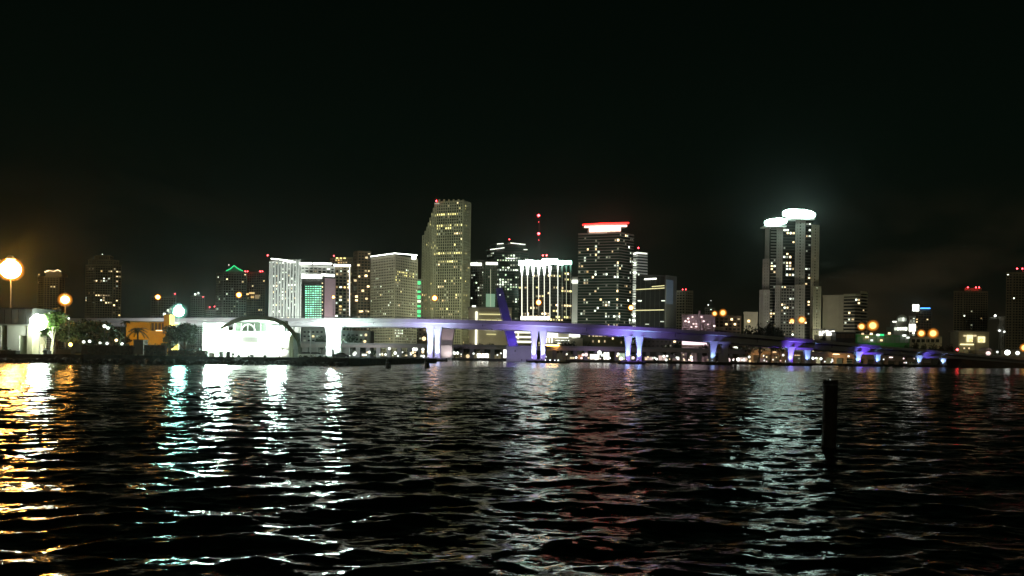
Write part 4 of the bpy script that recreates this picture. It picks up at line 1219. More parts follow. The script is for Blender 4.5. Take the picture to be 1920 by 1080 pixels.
# ------------------------------------------------------------------ raised bascule leaf and its abutments
root = thing('bascule_leaf', 'raised bascule bridge leaf glowing violet behind the road bridge', 'bascule bridge', P(956, 652, 535).xy.to_3d() + Vector((0, 0, LAND_Z)))
lp = [(963.5, 650, 9.0), (957, 625, 9.2), (951, 603, 9.0), (945.5, 580, 8.5), (940.5, 560, 7.6), (936.5, 541, 6.0)]
for side in (-1, 1):
    rings = []
    for px, py, w in lp:
        c = P(px, py, 535 + side * 4.2)
        rings.append([c + Vector((-w * .31, -0.4, 0)), c + Vector((w * .31, -0.4, 0.5)), c + Vector((w * .31, 0.4, 0.5)), c + Vector((-w * .31, 0.4, 0))])
    MB().loft(rings).build('girder', M['blue'], root)
b = MB(); rings = []
for px, py, w in lp:
    c = P(px, py, 535)
    rings.append([c + Vector((-w * .39, -5.2, 0)), c + Vector((-w * .33, -5.2, 0)), c + Vector((-w * .33, 5.2, 0)), c + Vector((-w * .39, 5.2, 0))])
b.loft(rings).build('roadway_plate', M['blue'], root)
for k in range(1, 15):
    s = k / 15 * 4.99
    i = int(s); f_ = s - i
    px = lp[i][0] + (lp[i + 1][0] - lp[i][0]) * f_; py = lp[i][1] + (lp[i + 1][1] - lp[i][1]) * f_
    w = lp[i][2] * .29
    MB().box(P(px, py, 535 - 4.2) + Vector((0, -.52, 0)), w, 0.12, 0.16).build('stiffener', M['blue'], root)
MB().ball(P(937.5, 553, 529.8), .45, 8, 6).build('marker_lamp', M['lampwhite'], root)
for k in range(1, 11):
    s = k / 11
    i = min(4, int(s * 5)); f_ = s * 5 - i
    px = lp[i][0] + (lp[i + 1][0] - lp[i][0]) * f_; py = lp[i][1] + (lp[i + 1][1] - lp[i][1]) * f_
    MB().box(P(px, py, 535), 2.3, 3.75, 0.25).build('cross_beam', M['blue'], root)
floodlight('violet floodlight under the raised bascule leaf', (P(966, 650, 520).x, 518, LAND_Z + 5), (P(955, 630, 535).x, 535, 24), (0.30, 0.16, 1.0), 30000, 80, 'pierlens', 'bascule floodlights')
for lab, x0, x1, y0, d in (('pale concrete bascule abutment left of the raised leaf, next to the second pier', 824, 847, 649, 552), ('wide violet-lit concrete bascule abutment under the raised leaf', 949, 1003, 649.5, 548)):
    root = thing('abutment', lab, 'abutment', P((x0 + x1) / 2, 680, d).xy.to_3d() + Vector((0, 0, -1)))
    o = slab(root, 'wall', x0, y0, x1, 682, d - 8, 'bridge', 16)
    slab(root, 'coping', x0 - 1, y0 - 1.5, x1 + 1, y0 - 0.2, d - 9, 'bridge', 18)
    if x0 < 900:
        rings = []
        for px, py, w in ((830, 649, 8), (834, 632, 7.5), (839, 612, 6.5)):
            c = P(px, py, d - 2)
            rings.append([c + Vector((-w * .8, -4, 0)), c + Vector((w * .8, -4, 0)), c + Vector((w * .8, 4, 0)), c + Vector((-w * .8, 4, 0))])
        MB().loft(rings).build('raised_ramp', M['pink'], root)
        floodlight('pinkish floodlight by the left bascule abutment', (P(838, 680, 520).x, 536, 0.7), (P(836, 640, 548).x, 548, 12), (1.0, 0.82, 0.80), 9000, 90, 'pierlens', 'bascule floodlights')
    else:
        for kx in range(5):
            slab(root, 'wall_panel', x0 + 1.5 + kx * 10.4, 654, x0 + 10.5 + kx * 10.4, 677, d - 8.3, 'bridge', 0.4)
        floodlight('violet floodlight before the wide bascule abutment', (P(978, 680, 520).x, 516, 0.7), (P(978, 664, 540).x, 542, 7), (0.50, 0.42, 1.0), 9000, 110, 'pierlens', 'bascule floodlights')

# ------------------------------------------------------------------ low old bridge behind, on many columns
LB = [(540, 642, 651, 590), (660, 645, 651.5, 588), (760, 646.5, 652, 588), (823, 647.5, 653, 588), (1003, 650, 656.5, 590), (1187, 653, 659, 610), (1340, 656, 662, 640), (1480, 660, 667, 675), (1600, 664, 672, 705), (1700, 670, 678, 735), (1745, 674, 681, 750)]
lowb = thing('low_bridge', 'low old bridge on many columns running behind the road bridge', 'bridge', P(1187, 676, 610).xy.to_3d() + Vector((0, 0, LAND_Z)))
rings = []; rail = []
for px, yt, yb, d in LB:
    a = P(px, yt, d); z0 = P(px, yb, d).z
    rings.append([Vector((a.x, d, a.z)), Vector((a.x, d, z0)), Vector((a.x, d + 12, z0)), Vector((a.x, d + 12, a.z))])
    rail.append([Vector((a.x, d - .3, a.z + 0.9)), Vector((a.x, d - .3, a.z - 0.5)), Vector((a.x, d - .05, a.z - 0.5)), Vector((a.x, d - .05, a.z + 0.9))])
MB().loft(rings).build('deck', surf('old_bridge_concrete', (0.34, 0.31, 0.28), 0.85, 0.25, 0.1), lowb)
MB().loft(rail).build('parapet', M['grey'], lowb)
def lowb_at(px):
    for a, c in zip(LB[:-1], LB[1:]):
        if a[0] <= px <= c[0]:
            s = (px - a[0]) / (c[0] - a[0])
            return tuple(a[i] + (c[i] - a[i]) * s for i in range(4))
px = 572
while px < 1735:
    if not (823 < px < 852 or 945 < px < 1004):
        _, yt, yb, d = lowb_at(px)
        a = P(px, 676, d)
        MB().box((a.x, d + 3, (P(px, yb, d).z + LAND_Z) / 2), 1.5, 1.4, (P(px, yb, d).z - LAND_Z) / 2 + 0.1).build('column', M['grey'], lowb)
    px += 19.5
floodlight('white floodlight under the left part of the low old bridge', (P(700, 680, 570).x, 566, LAND_Z), (P(700, 650, 590).x, 592, 8), (0.92, 0.95, 1.0), 13000, 130)
floodlight('orange floodlight under the right part of the low old bridge', (P(1440, 680, 640).x, 640, LAND_Z), (P(1450, 660, 670).x, 672, 6), (1.0, 0.48, 0.15), 20000, 140)
floodlight('orange floodlight by the far end of the low old bridge', (P(1590, 680, 680).x, 676, LAND_Z), (P(1590, 668, 705).x, 705, 4), (1.0, 0.48, 0.15), 22000, 140)
floodlight('pinkish floodlight under the middle of the low old bridge', (P(1130, 680, 580).x, 583, LAND_Z), (P(1130, 655, 600).x, 603, 8), (0.62, 0.45, 0.95), 7000, 140)
for (x0, x1, y, m_, lab) in ((1024, 1048, 647.5, 'sodium', 'amber strip lamp along the low bridge left of the third pier gap'), (1446, 1456, 660, 'lampwarm', 'warm strip lamp on the low bridge left of the sixth pier'), (1486, 1500, 666, 'lampwarm', 'warm strip lamp on the low bridge between the columns of the sixth pier'), (1530, 1540, 657, 'lampwhite', 'white strip lamp over the low bridge right of the sixth pier'), (1554, 1574, 664, 'lampwarm', 'bright warm strip lamp on the low bridge left of the seventh pier'), (1624, 1630, 664, 'lampwarm', 'short warm lamp between the columns of the seventh pier'), (1665, 1674, 670, 'lamppink', 'pinkish lamp on the low bridge right of the seventh pier')):
    d = lowb_at((x0 + x1) / 2)[3] - 1.0
    root = thing('strip_lamp', lab, 'lamp', P((x0 + x1) / 2, y, d), 'strip lamps on the low bridge')
    slab(root, 'housing', x0, y - 1.4, x1, y - 0.7, d, 'dark', 0.8)
    slab(root, 'tube', x0, y - .7, x1, y + 0.7, d, m_, 0.5)
    MB().tube([P((x0 + x1) / 2, y + 0.8, d - .3), P((x0 + x1) / 2, lowb_at((x0 + x1) / 2)[1] + 1, d + .9)], 0.1, 5).build('bracket', M['rail'], root)
# ------------------------------------------------------------------ waterfront behind the bridge
# mall with bright stepped facade
root = thing('waterfront_mall', 'low waterfront mall with two blazing white panels and a stepped lit facade', 'building', P(1052, 672, 700).xy.to_3d() + Vector((0, 0, LAND_Z)))
slab(root, 'wall', 1018, 634, 1092, 676, 705, 'cream', 20)
slab(root, 'light_panel', 1022, 616, 1046, 633, 704, 'shopwhite', 1.0)
slab(root, 'light_panel', 1067, 619, 1087.5, 632, 704, 'shopwhite', 1.0)
slab(root, 'wall', 1047, 621, 1066, 634, 706, 'cream', 12)
for k in range(5):
    slab(root, 'balcony', 1041 + (k % 2), 632.5 + k * 2.6, 1066 + k * .6, 633.9 + k * 2.6, 702.6, 'softstrip' if k % 2 == 0 else 'cream', 1.2)
for k in range(3):
    slab(root, 'column_light', 1024 + k * 5, 634, 1025.6 + k * 5, 643, 703.5, 'shopwhite', 0.6)
root = thing('stepped_parking_block', 'dim low block with a row of yellow lit openings right of the mall', 'building', P(1130, 672, 720).xy.to_3d() + Vector((0, 0, LAND_Z)))
slab(root, 'wall', 1092, 622, 1180, 676, 722, surf('dim_green_wall', (0.10, 0.11, 0.07), 0.85, 0.3, 0.1), 20)
slab(root, 'roof', 1090, 620, 1182, 621.8, 721, 'grey', 22)
for x, w in ((1104, 1.6), (1111, 3), (1116, 5.5), (1123, 6.5), (1133, 3.4)):
    slab(root, 'lit_opening', x, 624, x + w, 631, 720.8, 'shopwarm', 0.5)
for x, y in ((1112, 640), (1123, 640), (1134, 640), (1149, 634), (1165, 642)):
    slab(root, 'lit_window', x - 1, y - 2, x + 1, y + 2, 720.8, WIN['warm'], 0.5)
slab(root, 'canopy', 1140, 631.5, 1180, 633.2, 719, 'tan', 4)
# cream podium left of the blue leaf
root = thing('lit_podium', 'cream lit podium building with a tall glowing column between tallest tower and blue leaf', 'building', P(912, 660, 800).xy.to_3d() + Vector((0, 0, LAND_Z)))
slab(root, 'wall', 878, 578, 958, 676, 806, 'cream', 24)
slab(root, 'roof', 876, 575.5, 960, 577.6, 805, 'grey', 26)
slab(root, 'light_column', 890.5, 584, 894.5, 646, 804.6, 'creamstrip', 1.0)
slab(root, 'lit_sign', 885, 576 - 3.2, 892, 575.4, 804, 'softstrip', 1.0)
for k in range(5):
    slab(root, 'ledge', 898, 583 + k * 5.5, 957, 584.6 + k * 5.5, 804.8, M['yellowstrip'] if k in (1, 3) else M['cream'], 0.8)
slab(root, 'lit_ledge', 909, 616, 932, 618, 804.5, 'softstrip', 0.8)
slab(root, 'lit_ledge', 912, 626, 930, 627.2, 804.5, 'yellowstrip', 0.8)
for k in range(7):
    slab(root, 'pilaster', 880 + k * 11.2, 634, 882 + k * 11.2, 650, 805.2, 'cream', 1.0)
hc = P(915, 640, 760)
floodlight('added warm floodlight lighting the cream podium', (hc.x, 760, LAND_Z), (hc.x, 806, 22), (1.0, 0.90, 0.58), 26000, 110)
root = thing('white_gallery', 'bright layered gallery building just left of the third bridge pier', 'building', P(985, 660, 760).xy.to_3d() + Vector((0, 0, LAND_Z)))
slab(root, 'wall', 962, 618, 1000, 672, 766, 'cream', 20)
for k in range(6):
    slab(root, 'balcony', 964 + k * .8, 622 + k * 4.4, 998, 624.4 + k * 4.4, 764.6, 'softstrip' if k % 2 == 0 else 'cream', 1.2)
slab(root, 'light_column', 970.5, 612, 972.5, 636, 764, 'creamstrip', 0.8)
# dim long buildings closing the gaps under the bridge
for lab, x0, x1, y0, d, mt in (('plain grey low building below the bridge left of the first pier', 566, 612, 616, 690, 'grey'), ('grey low building below the bridge right of the first pier', 640, 694, 622, 700, 'grey'),
                               ('dim tan low building below the bridge left of the second pier', 783, 826, 612, 760, 'tan'), ('dark low building behind the fourth and fifth piers', 1196, 1272, 626, 740, 'dark'), ('dark low building between fifth and sixth piers', 1368, 1475, 638, 800, 'brown')):
    root = thing('low_building', lab, 'building', P((x0 + x1) / 2, 672, d).xy.to_3d() + Vector((0, 0, LAND_Z)))
    slab(root, 'wall', x0, y0, x1, 676, d, mt, 18)
    slab(root, 'roof', x0 - 1, y0 - 1.6, x1 + 1, y0 - 0.1, d - 1, 'grey', 20)
    n = int((x1 - x0) / 8)
    for k in range(n):
        for q in range(3):
            y = y0 + 5 + q * 8
            slab(root, 'window' if rng.random() > .25 else 'lit_window', x0 + 3 + k * 8, y, x0 + 7 + k * 8, y + 3, d - 0.4, 'glass' if rng.random() > .22 else WIN[rng.choice(['warm', 'cool', 'dim'])], 0.3)
slab(root, 'green_sign', 1374, 650, 1382, 652.5, 799, 'softstrip', 0.5)

# kiosks with lit fronts along the quay
SEG = [(640, 'first', 'second'), (813, 'second', 'third'), (1010, 'third', 'fourth'), (1187, 'fourth', 'fifth'), (1347, 'fifth', 'sixth'), (1497, 'sixth', 'seventh'), (1627, 'seventh', 'last')]
def seg_label(px):
    k = 0
    for i, s_ in enumerate(SEG):
        if px >= s_[0]: k = i
    return SEG[k]
def shore_y(px):
    """distance of the quay edge behind a photo column"""
    for a, c in zip(shore[:-1], shore[1:]):
        xa = 960 + a[0] / a[1] * F; xc = 960 + c[0] / c[1] * F
        if xa <= px <= xc:
            return a[1] + (c[1] - a[1]) * (px - xa) / (xc - xa)
    return 560
KIOSKS = [(683, 676, 10, 7, 'lampwhite', 'kiosk with pale green glow'), (905, 668, 22, 10, 'floodkiosk', 'wide blazing white kiosk'), (947, 660, 7, 10, 'shopwhite', 'narrow bright kiosk'), (1073, 673, 9, 6, 'shopwarm', 'small warm kiosk'),
          (1088, 670, 9, 10, 'amberk', 'orange tented kiosk'), (1115, 670, 18, 12, 'shopwhite', 'white glowing kiosk'), (1137, 669, 11, 17, 'shopwhite', 'tall white glowing kiosk'), (1166, 669, 12, 14, 'greenk', 'kiosk with greenish front'),
          (1217, 674, 17, 10, 'pinkk', 'pinkish glowing kiosk'), (1242, 672, 15, 11, 'pinkk', 'second pinkish kiosk'), (1268, 676, 14, 8, 'pinkd', 'dim pinkish kiosk'), (1393, 673, 16, 6, 'pinkk', 'low kiosk of clustered white lamps'), (1430, 675, 10, 6, 'pinkd', 'dim rosy kiosk')]
M['floodkiosk'] = glow('kiosk_flood', (1, 1, 0.9), 7); M['amberk'] = glow('orange_tent_glow', (1.0, 0.35, 0.10), 0.5); M['greenk'] = glow('greenish_front', (0.7, 0.95, 0.65), 0.6)
M['pinkk'] = glow('pinkish_front', (1.0, 0.72, 0.66), 0.7); M['pinkd'] = glow('dim_pink_front', (0.75, 0.42, 0.42), 0.18)
for px, y, w, h, m_, desc in KIOSKS:
    s_ = seg_label(px)
    d = shore_y(px) + 12
    zb_ = LAND_Z
    yb_ = y + h / 2 + 3
    root = thing('kiosk', '%s on the quay past the %s pier, %s' % (desc, s_[1], {683: 'leftmost', 905: 'by the dark trees', 947: 'beside the abutment', 1073: 'by a tree', 1088: 'left of a lamp', 1115: 'low and wide', 1137: 'brightest there', 1166: 'nearest the fourth pier', 1217: 'nearest the fourth pier', 1242: 'in the middle', 1268: 'farthest right', 1393: 'left one', 1430: 'right one'}[px]), 'kiosk', P(px, 680, d).xy.to_3d() + Vector((0, 0, zb_)), 'kiosks along the quay')
    zt = max(P(px, y - h / 2, d).z, zb_ + 2.4)
    xl, xr = P(px - w / 2, 670, d).x, P(px + w / 2, 670, d).x
    MB().box(((xl + xr) / 2, d + 2.2, (zb_ + zt) / 2), (xr - xl) / 2, 2, (zt - zb_) / 2).build('wall', M['cream'], root)
    MB().prism([(xl - .5, d - 1.2), (xr + .5, d - 1.2), (xr + .5, d + 4.6), (xl - .5, d + 4.6)], zt + 0.02, zt + 0.35).build('roof', M['grey'], root)
    npan = max(2, int((xr - xl) / 2.2))
    for k in range(npan):
        a = xl + (xr - xl) * (k + .08) / npan; c = xl + (xr - xl) * (k + .92) / npan
        MB().box(((a + c) / 2, d + 0.12, (zb_ + 0.9 + zt) / 2 - 0.1), (c - a) / 2, 0.06, (zt - zb_ - 1.1) / 2).build('lit_front', M[m_], root)
    MB().box(((xl + xr) / 2, d - 0.3, zb_ + 0.45), (xr - xl) / 2 - .05, 0.3, 0.43).build('counter', M['brown'], root)

# quay lamps: post, bracket and globe, brightness and colour differ
QL = []
r3 = random.Random(77)
for seg, (x0, n) in enumerate(((640, 22), (822, 16), (1020, 20), (1205, 22), (1362, 16), (1516, 12), (1648, 5))):
    x1 = (803, 1000, 1176, 1335, 1480, 1608, 1720)[seg]
    for k in range(n):
        QL.append((r3.uniform(x0, x1), r3.uniform(659, 676) + seg * 1.6, r3.choice(['lampwhite', 'lampwhite', 'lampwarm', 'lamppink']) if seg > 1 else r3.choice(['lampwhite', 'lampwhite', 'lampwhite', 'lampwarm']), r3.choice([.45, .5, .6, .7, .95])))
QL += [(852, 662, 'lampwhite', 1.0), (858, 662, 'lampwhite', 0.9), (877, 668, 'lampwarm', 1.3), (888, 663, 'lampwhite', .8), (897, 669, 'lampwhite', .9), (684, 640, 'lampwarm', 1.1), (686, 628, 'lampwarm', 1.1), (683, 645, 'lampwhite', 1.0), (795, 635, 'lampwarm', 1.7), (666, 662, 'lampwhite', 1.1), (664, 670, 'lampwhite', 1.2), (741, 662, 'lampwhite', 1.0),
       (730, 653.5, 'lampwhite', 1.0), (780, 655, 'lampwhite', 1.3), (776, 655, 'lampwhite', 1.1), (793, 655, 'lampwhite', 1.0), (1099, 665, 'lamppink', 1.3), (1124, 661, 'lampwhite', 1.4), (1129, 666, 'lampwhite', 1.0), (1187, 671, 'lamppink', 1.1), (1296, 670, 'lampwhite', .9), (1297, 676, 'lamppink', .9), (1366, 675, 'lamppink', 1.5), (1384, 674, 'lampwhite', 1.2), (1395, 675.5, 'lampwhite', .9), (1406, 677, 'lampwarm', .9)]
LB_NAMES = {'lampwhite': 'white', 'lampwarm': 'warm yellow', 'lamppink': 'pinkish'}
_proto = {}
QL.sort()
NTH = ['first', 'second', 'third', 'fourth', 'fifth', 'sixth', 'seventh', 'eighth', 'ninth', 'tenth', 'eleventh', 'twelfth', 'thirteenth', 'fourteenth', 'fifteenth', 'sixteenth', 'seventeenth', 'eighteenth', 'nineteenth', 'twentieth']
_cnt = {}
for px, y, m_, r_ in QL:
    s_ = seg_label(px)
    _k = (r_ < .65, m_, s_[1]); _cnt[_k] = _cnt.get(_k, 0) + 1
    d = shore_y(px) + r3.uniform(3, 9) + (90 if y < 650 else 0)
    h = P(px, y, d)
    if h.z < LAND_Z + 1.2: h.z = LAND_Z + 1.2 + r3.random()
    root = thing('quay_lamp', '%s %s %s globe lamp counting rightwards from the %s bridge pier along the quay' % (NTH[_cnt[_k] - 1], 'small' if r_ < .65 else 'larger', LB_NAMES[m_], s_[1]), 'lamp', (h.x, d, LAND_Z), '%s quay lamps by the %s pier' % (LB_NAMES[m_], s_[1]))
    hh = h.z - LAND_Z
    key = (m_, r_)
    if 'post' not in _proto:
        b_ = MB().tube([(0, 0, 0), (0, 0, 1)], 0.08, 6)
        me = bpy.data.meshes.new('post'); me.from_pydata(b_.v, [], b_.f); me.materials.append(M['rail']); _proto['post'] = me
    if key not in _proto:
        b_ = MB().ball((0, 0, 0), r_, 8, 6)
        me = bpy.data.meshes.new('globe'); me.from_pydata(b_.v, [], b_.f); me.materials.append(M[m_]); _proto[key] = me
    o = bpy.data.objects.new('post', _proto['post']); COL.objects.link(o); o.parent = root; o.scale = (1, 1, hh)
    o = bpy.data.objects.new('globe', _proto[key]); COL.objects.link(o); o.parent = root; o.location = (0, 0, hh)

# ------------------------------------------------------------------ trees
def leaf_cloud(seed, blobs, n, size, flat=0.0):
    """many leaf-clump faces spread through several lobes"""
    rr = random.Random(seed)
    b = MB()
    tot = sum(bl[1] ** 2 for bl in blobs)
    for c, r in [(Vector(bl[0]), bl[1]) for bl in blobs]:
        k = int(n * r * r / tot)
        for _ in range(k):
            v = Vector((rr.gauss(0, 1), rr.gauss(0, 1), rr.gauss(0, 1))).normalized()
            q = c + Vector((v.x, v.y, v.z * 0.8)) * r * (rr.random() ** 0.45) * rr.uniform(.85, 1.12)
            a = Vector((rr.gauss(0, 1), rr.gauss(0, 1), rr.gauss(0, .6))).normalized()
            s = a.cross(Vector((rr.gauss(0, 1), rr.gauss(0, 1), rr.gauss(0, 1)))).normalized()
            l = size * rr.uniform(.6, 1.4)
            b.add([q - a * l, q + s * l * .5, q + a * l, q - s * l * .5], [(0, 1, 2, 3)])
    return b
def make_tree(label, base, height, width, leaf, n=1400, size=0.35, seed=1, trunk='bark', group=None, name='tree', trunk_h=0.35):
    rr = random.Random(seed)
    base = Vector(base)
    root = thing(name, label, 'tree', base, group)
    th = height * trunk_h
    r0 = max(0.12, height * 0.028)
    b = MB()
    b.tube([base - Vector((0, 0, .3)), base + Vector((r0 * .6, 0, th * .5)), base + Vector((r0, 0.2, th)), base + Vector((0, 0, height * .72))], [r0 * 1.3, r0, r0 * .8, r0 * .25], 8)
    blobs = []
    for k in range(7):
        an = k * 2.4 + rr.random()
        rad = width * rr.uniform(.12, .36)
        c = base + Vector((math.cos(an) * rad, math.sin(an) * rad * .8, th + (height - th) * rr.uniform(.22, .80)))
        blobs.append((c, width * rr.uniform(.17, .27)))
        b.tube([base + Vector((r0, 0.2, th * rr.uniform(.7, 1))), (base + c) / 2 + Vector((0, 0, th * .45)), c], [r0 * .5, r0 * .35, r0 * .12], 5)
    blobs.append((base + Vector((0, 0, height * .80)), width * .26))
    b.build('trunk', M[trunk], root)
    leaf_cloud(seed, blobs, n, size).build('crown', M[leaf], root)
    return root
def copy_thing(src, label, loc, scale, rz):
    r_ = src.copy(); COL.objects.link(r_)
    r_.location = loc; r_.scale = scale; r_.rotation_euler = (0, 0, rz); r_['label'] = label
    for ch in src.children:
        c = ch.copy(); COL.objects.link(c); c.parent = r_
    ORI[r_.name] = Vector(loc)
    return r_

# far dark trees on the mainland
FT = [(852, 672, 648, 34, 590), (868, 672, 647, 36, 592), (884, 672, 646, 34, 596), (904, 672, 646, 36, 600), (920, 672, 645, 34, 596), (932, 670, 650, 22, 600),
      (1042, 664, 640, 22, 640), (1058, 666, 638, 26, 645), (1074, 666, 641, 24, 650), (1102, 668, 643, 24, 650), (1252, 668, 645, 26, 660), (1268, 668, 644, 24, 660), (1322, 668, 647, 22, 665),
      (1404, 645, 615, 34, 640), (1424, 645, 611, 36, 640), (1446, 645, 609, 40, 640), (1462, 648, 618, 30, 645), (672, 668, 640, 28, 640), (700, 676, 655, 22, 600), (752, 674, 656, 20, 600), (780, 676, 655, 20, 600), (1390, 668, 648, 24, 700), (1372, 668, 650, 22, 700),
      (603, 668, 632, 32, 640), (656, 664, 628, 34, 700), (1545, 640, 620, 14, 778), (1700, 665, 645, 20, 660), (1716, 666, 643, 18, 662), (1732, 667, 646, 20, 662), (1748, 668, 644, 18, 665), (1764, 669, 647, 20, 665), (1780, 670, 648, 18, 668)]
WHERE = {852: 'just right of the second bridge pier', 868: 'second from the left in the dark row right of the second pier', 884: 'mid-row between the second pier and the blue leaf', 904: 'above the wide blazing kiosk', 920: 'right of the wide blazing kiosk', 932: 'nearest the blue leaf', 1042: 'in front of the mall, leftmost', 1058: 'in front of the mall facade steps', 1074: 'below the right mall panel', 1102: 'right of the mall', 1252: 'left of the pink screen', 1268: 'below left end of the pink screen', 1322: 'below right end of the pink screen', 1404: 'leftmost of the dark clump rising over the bridge', 1424: 'in the dark clump over the bridge, second', 1446: 'largest of the dark clump over the bridge', 1462: 'rightmost of the dark clump over the bridge', 672: 'right of the blazing first pier', 700: 'beneath the low bridge near the left kiosk', 752: 'beneath the low bridge beyond the left channel pile', 780: 'beneath the low bridge near the second pier', 1390: 'right of the fifth pier, larger', 1372: 'right beside the fifth pier', 603: 'left of the blazing first pier', 656: 'taller, behind the one right of the first pier', 1545: 'in front of the blazing white pavilion', 1700: 'leftmost of the row at the dark bridge end', 1716: 'second of the row at the dark bridge end', 1732: 'third of the row at the dark bridge end', 1748: 'fourth of the row at the dark bridge end', 1764: 'fifth of the row at the dark bridge end', 1780: 'last of the row at the dark bridge end'}
protos = []
for i, (px, yb, yt, w, d) in enumerate(FT):
    base = P(px, yb, d); base.z = LAND_Z
    hgt = P(px, yt, d).z - LAND_Z
    wid = w / F * d
    if i < 4:
        t_ = make_tree('dark round tree ' + WHERE[px], base, hgt, wid, 'leafdark', 900, 0.55, 40 + i, group='dark trees behind the bridge')
        protos.append((t_, hgt, wid))
    else:
        src, h0, w0 = protos[i % 4]
        copy_thing(src, 'dark round tree ' + WHERE[px], base, (wid / w0, wid / w0, hgt / h0), i * 1.3)
# ------------------------------------------------------------------ near island at left
def G(px, d):
    p = P(px, 670, d); p.z = ISL_Z
    return p
# white shed
d = 181
root = thing('white_shed', 'flat roofed white shed with grey door at the left edge', 'shed', G(22, d))
slab(root, 'wall', -30, 610, 11 - 9, 664, d, 'white', 7)
slab(root, 'wall', 13, 610, 36, 664, d, 'white', 7)
slab(root, 'wall', 36.2, 610, 50, 629, d, 'white', 7)
slab(root, 'recess_wall', 2.3, 610, 12.8, 664, d + 1.5, 'brown', 5)
slab(root, 'door', 36.2, 629.3, 49.8, 664, d + 0.35, surf('grey_door', (0.24, 0.26, 0.19), 0.6, .1, 1), 0.2)
slab(root, 'corner_post', 50.2, 606, 60, 664, d - .3, 'cream', 5.5)
slab(root, 'fascia', -32, 607.6, 61, 609.8, d - 0.9, 'grey', 9)
slab(root, 'roof', -34, 577, 62, 607.4, d - 0.6, 'dark', 9)
for k in range(7):
    slab(root, 'roof_panel', -30 + k * 13, 580, -18 + k * 13, 606, d - 0.9, 'dark', 0.25)
slab(root, 'skirt', 60.5, 646, 80, 664, d + 3, 'cream', 0.5)
for lab, x0, x1, y0, dd_, mt, nm in (('low dark box planter before the white shed', 0, 29, 657, 172, 'dark', 'planter'), ('dark rectangular planter box on the lawn right of the white tree', 105, 133, 655, 174, 'brown', 'planter'), ('small dark tub at the foot of the white trunked tree', 81, 88.5, 657.5, 175, 'dark', 'planter')):
    root = thing(nm, lab, 'planter', G((x0 + x1) / 2, dd_))
    slab(root, 'box', x0, y0 + 1.5, x1, 664, dd_, mt, 1.6)
    slab(root, 'rim', x0 - .5, y0, x1 + .5, y0 + 1.3, dd_ - 0.1, mt, 1.8)
    b = leaf_cloud(int(x0), [((P((x0 + x1) / 2, y0 - .5, dd_ + .8)), 0.5 + (x1 - x0) * .01)], 60, 0.18)
    b.build('plants', M['leafdark'], root)
# white flood lamp blazing over the shed corner
def mast_lamp(label, px, yl, d, r, mat, heads=1, power=0, col=(1, 1, 1), group=None, name='lamp_mast'):
    base = G(px, d); tp = P(px, yl, d)
    root = thing(name, label, 'lamp', base, group)
    MB().tube([base, base + Vector((0, 0, 1)), tp + Vector((0, 0, r * .6))], [0.16, 0.11, 0.07], 8).build('pole', M['steel'], root)
    if heads == 1:
        hd = MB().tube([tp + Vector((0, 0, r * .93)), tp + Vector((0, 0, r * 1.3))], [r * .45, r * .2], 10).build('lamp_head', M['steel'], root)
        MB().ball(tp, r * (.74 if r < 2 else .86), 14, 9).build('bulb', M[mat], hd)  # bulb swollen to the size of its bloom
        MB().ball(tp, r * (1.08 if r < 2 else 1.08), 16, 10).build('lamp_globe', M['amberbloom' if 'sodium' in mat else 'palebloom'], hd, True)  # this shell and the next imitate the bloom fading outwards
        MB().ball(tp, r * (1.3 if r < 2 else 1.16), 18, 11).build('bloom_shell', M['amberbloom_outer' if 'sodium' in mat else 'palebloom_outer'], hd, True)
    else:
        for k in range(heads):
            an = 2 * math.pi * k / max(1, heads - 1)
            c = tp + Vector((math.cos(an) * r * .85, -0.3, math.sin(an) * r * .85))
            if k == heads - 1: c = tp
            hd = MB().tube([c + Vector((0, .1, 0)), c + Vector((0, .8, .1))], [r * .2, r * .15], 8).build('lamp_head', M['steel'], root)
            MB().ball(c - Vector((0, r * .1, 0)), r * .52, 10, 7).build('lamp_globe', M[mat], hd)
    return root
mast_lamp('blazing white floodlight beside the white shed roof', 74, 605, 180.6, 1.4, 'floodmast', 8, name='floodlight_mast')
mast_lamp('large orange sodium lamp on a tall pole at the far left', 20, 505, 196, 2.6, 'sodiumbig', name='street_lamp', group='orange lamps on the island')
mast_lamp('smaller orange lamp on a pole above the dark trees at left', 122, 562, 225, 1.5, 'sodium', name='street_lamp', group='orange lamps on the island')
mast_lamp('large greenish white lamp on a pole behind the round dark tree', 335, 584, 205, 1.7, 'mercury', name='street_lamp')
for x, y in ((67, 583), (92, 588), (103, 589), (129, 597)):
    root = thing('string_lamp', 'tiny white lamp in the leaves of the bright green tree, %s' % {67: 'its top left', 92: 'its top', 103: 'its top right', 129: 'right side'}[x], 'lamp', G(x, 184))
    MB().tube([G(x, 184), P(x, y, 184)], 0.05, 5).build('pole', M['rail'], root)
    MB().ball(P(x, y, 184), 0.22, 8, 6).build('globe', M['lampwhite'], root)

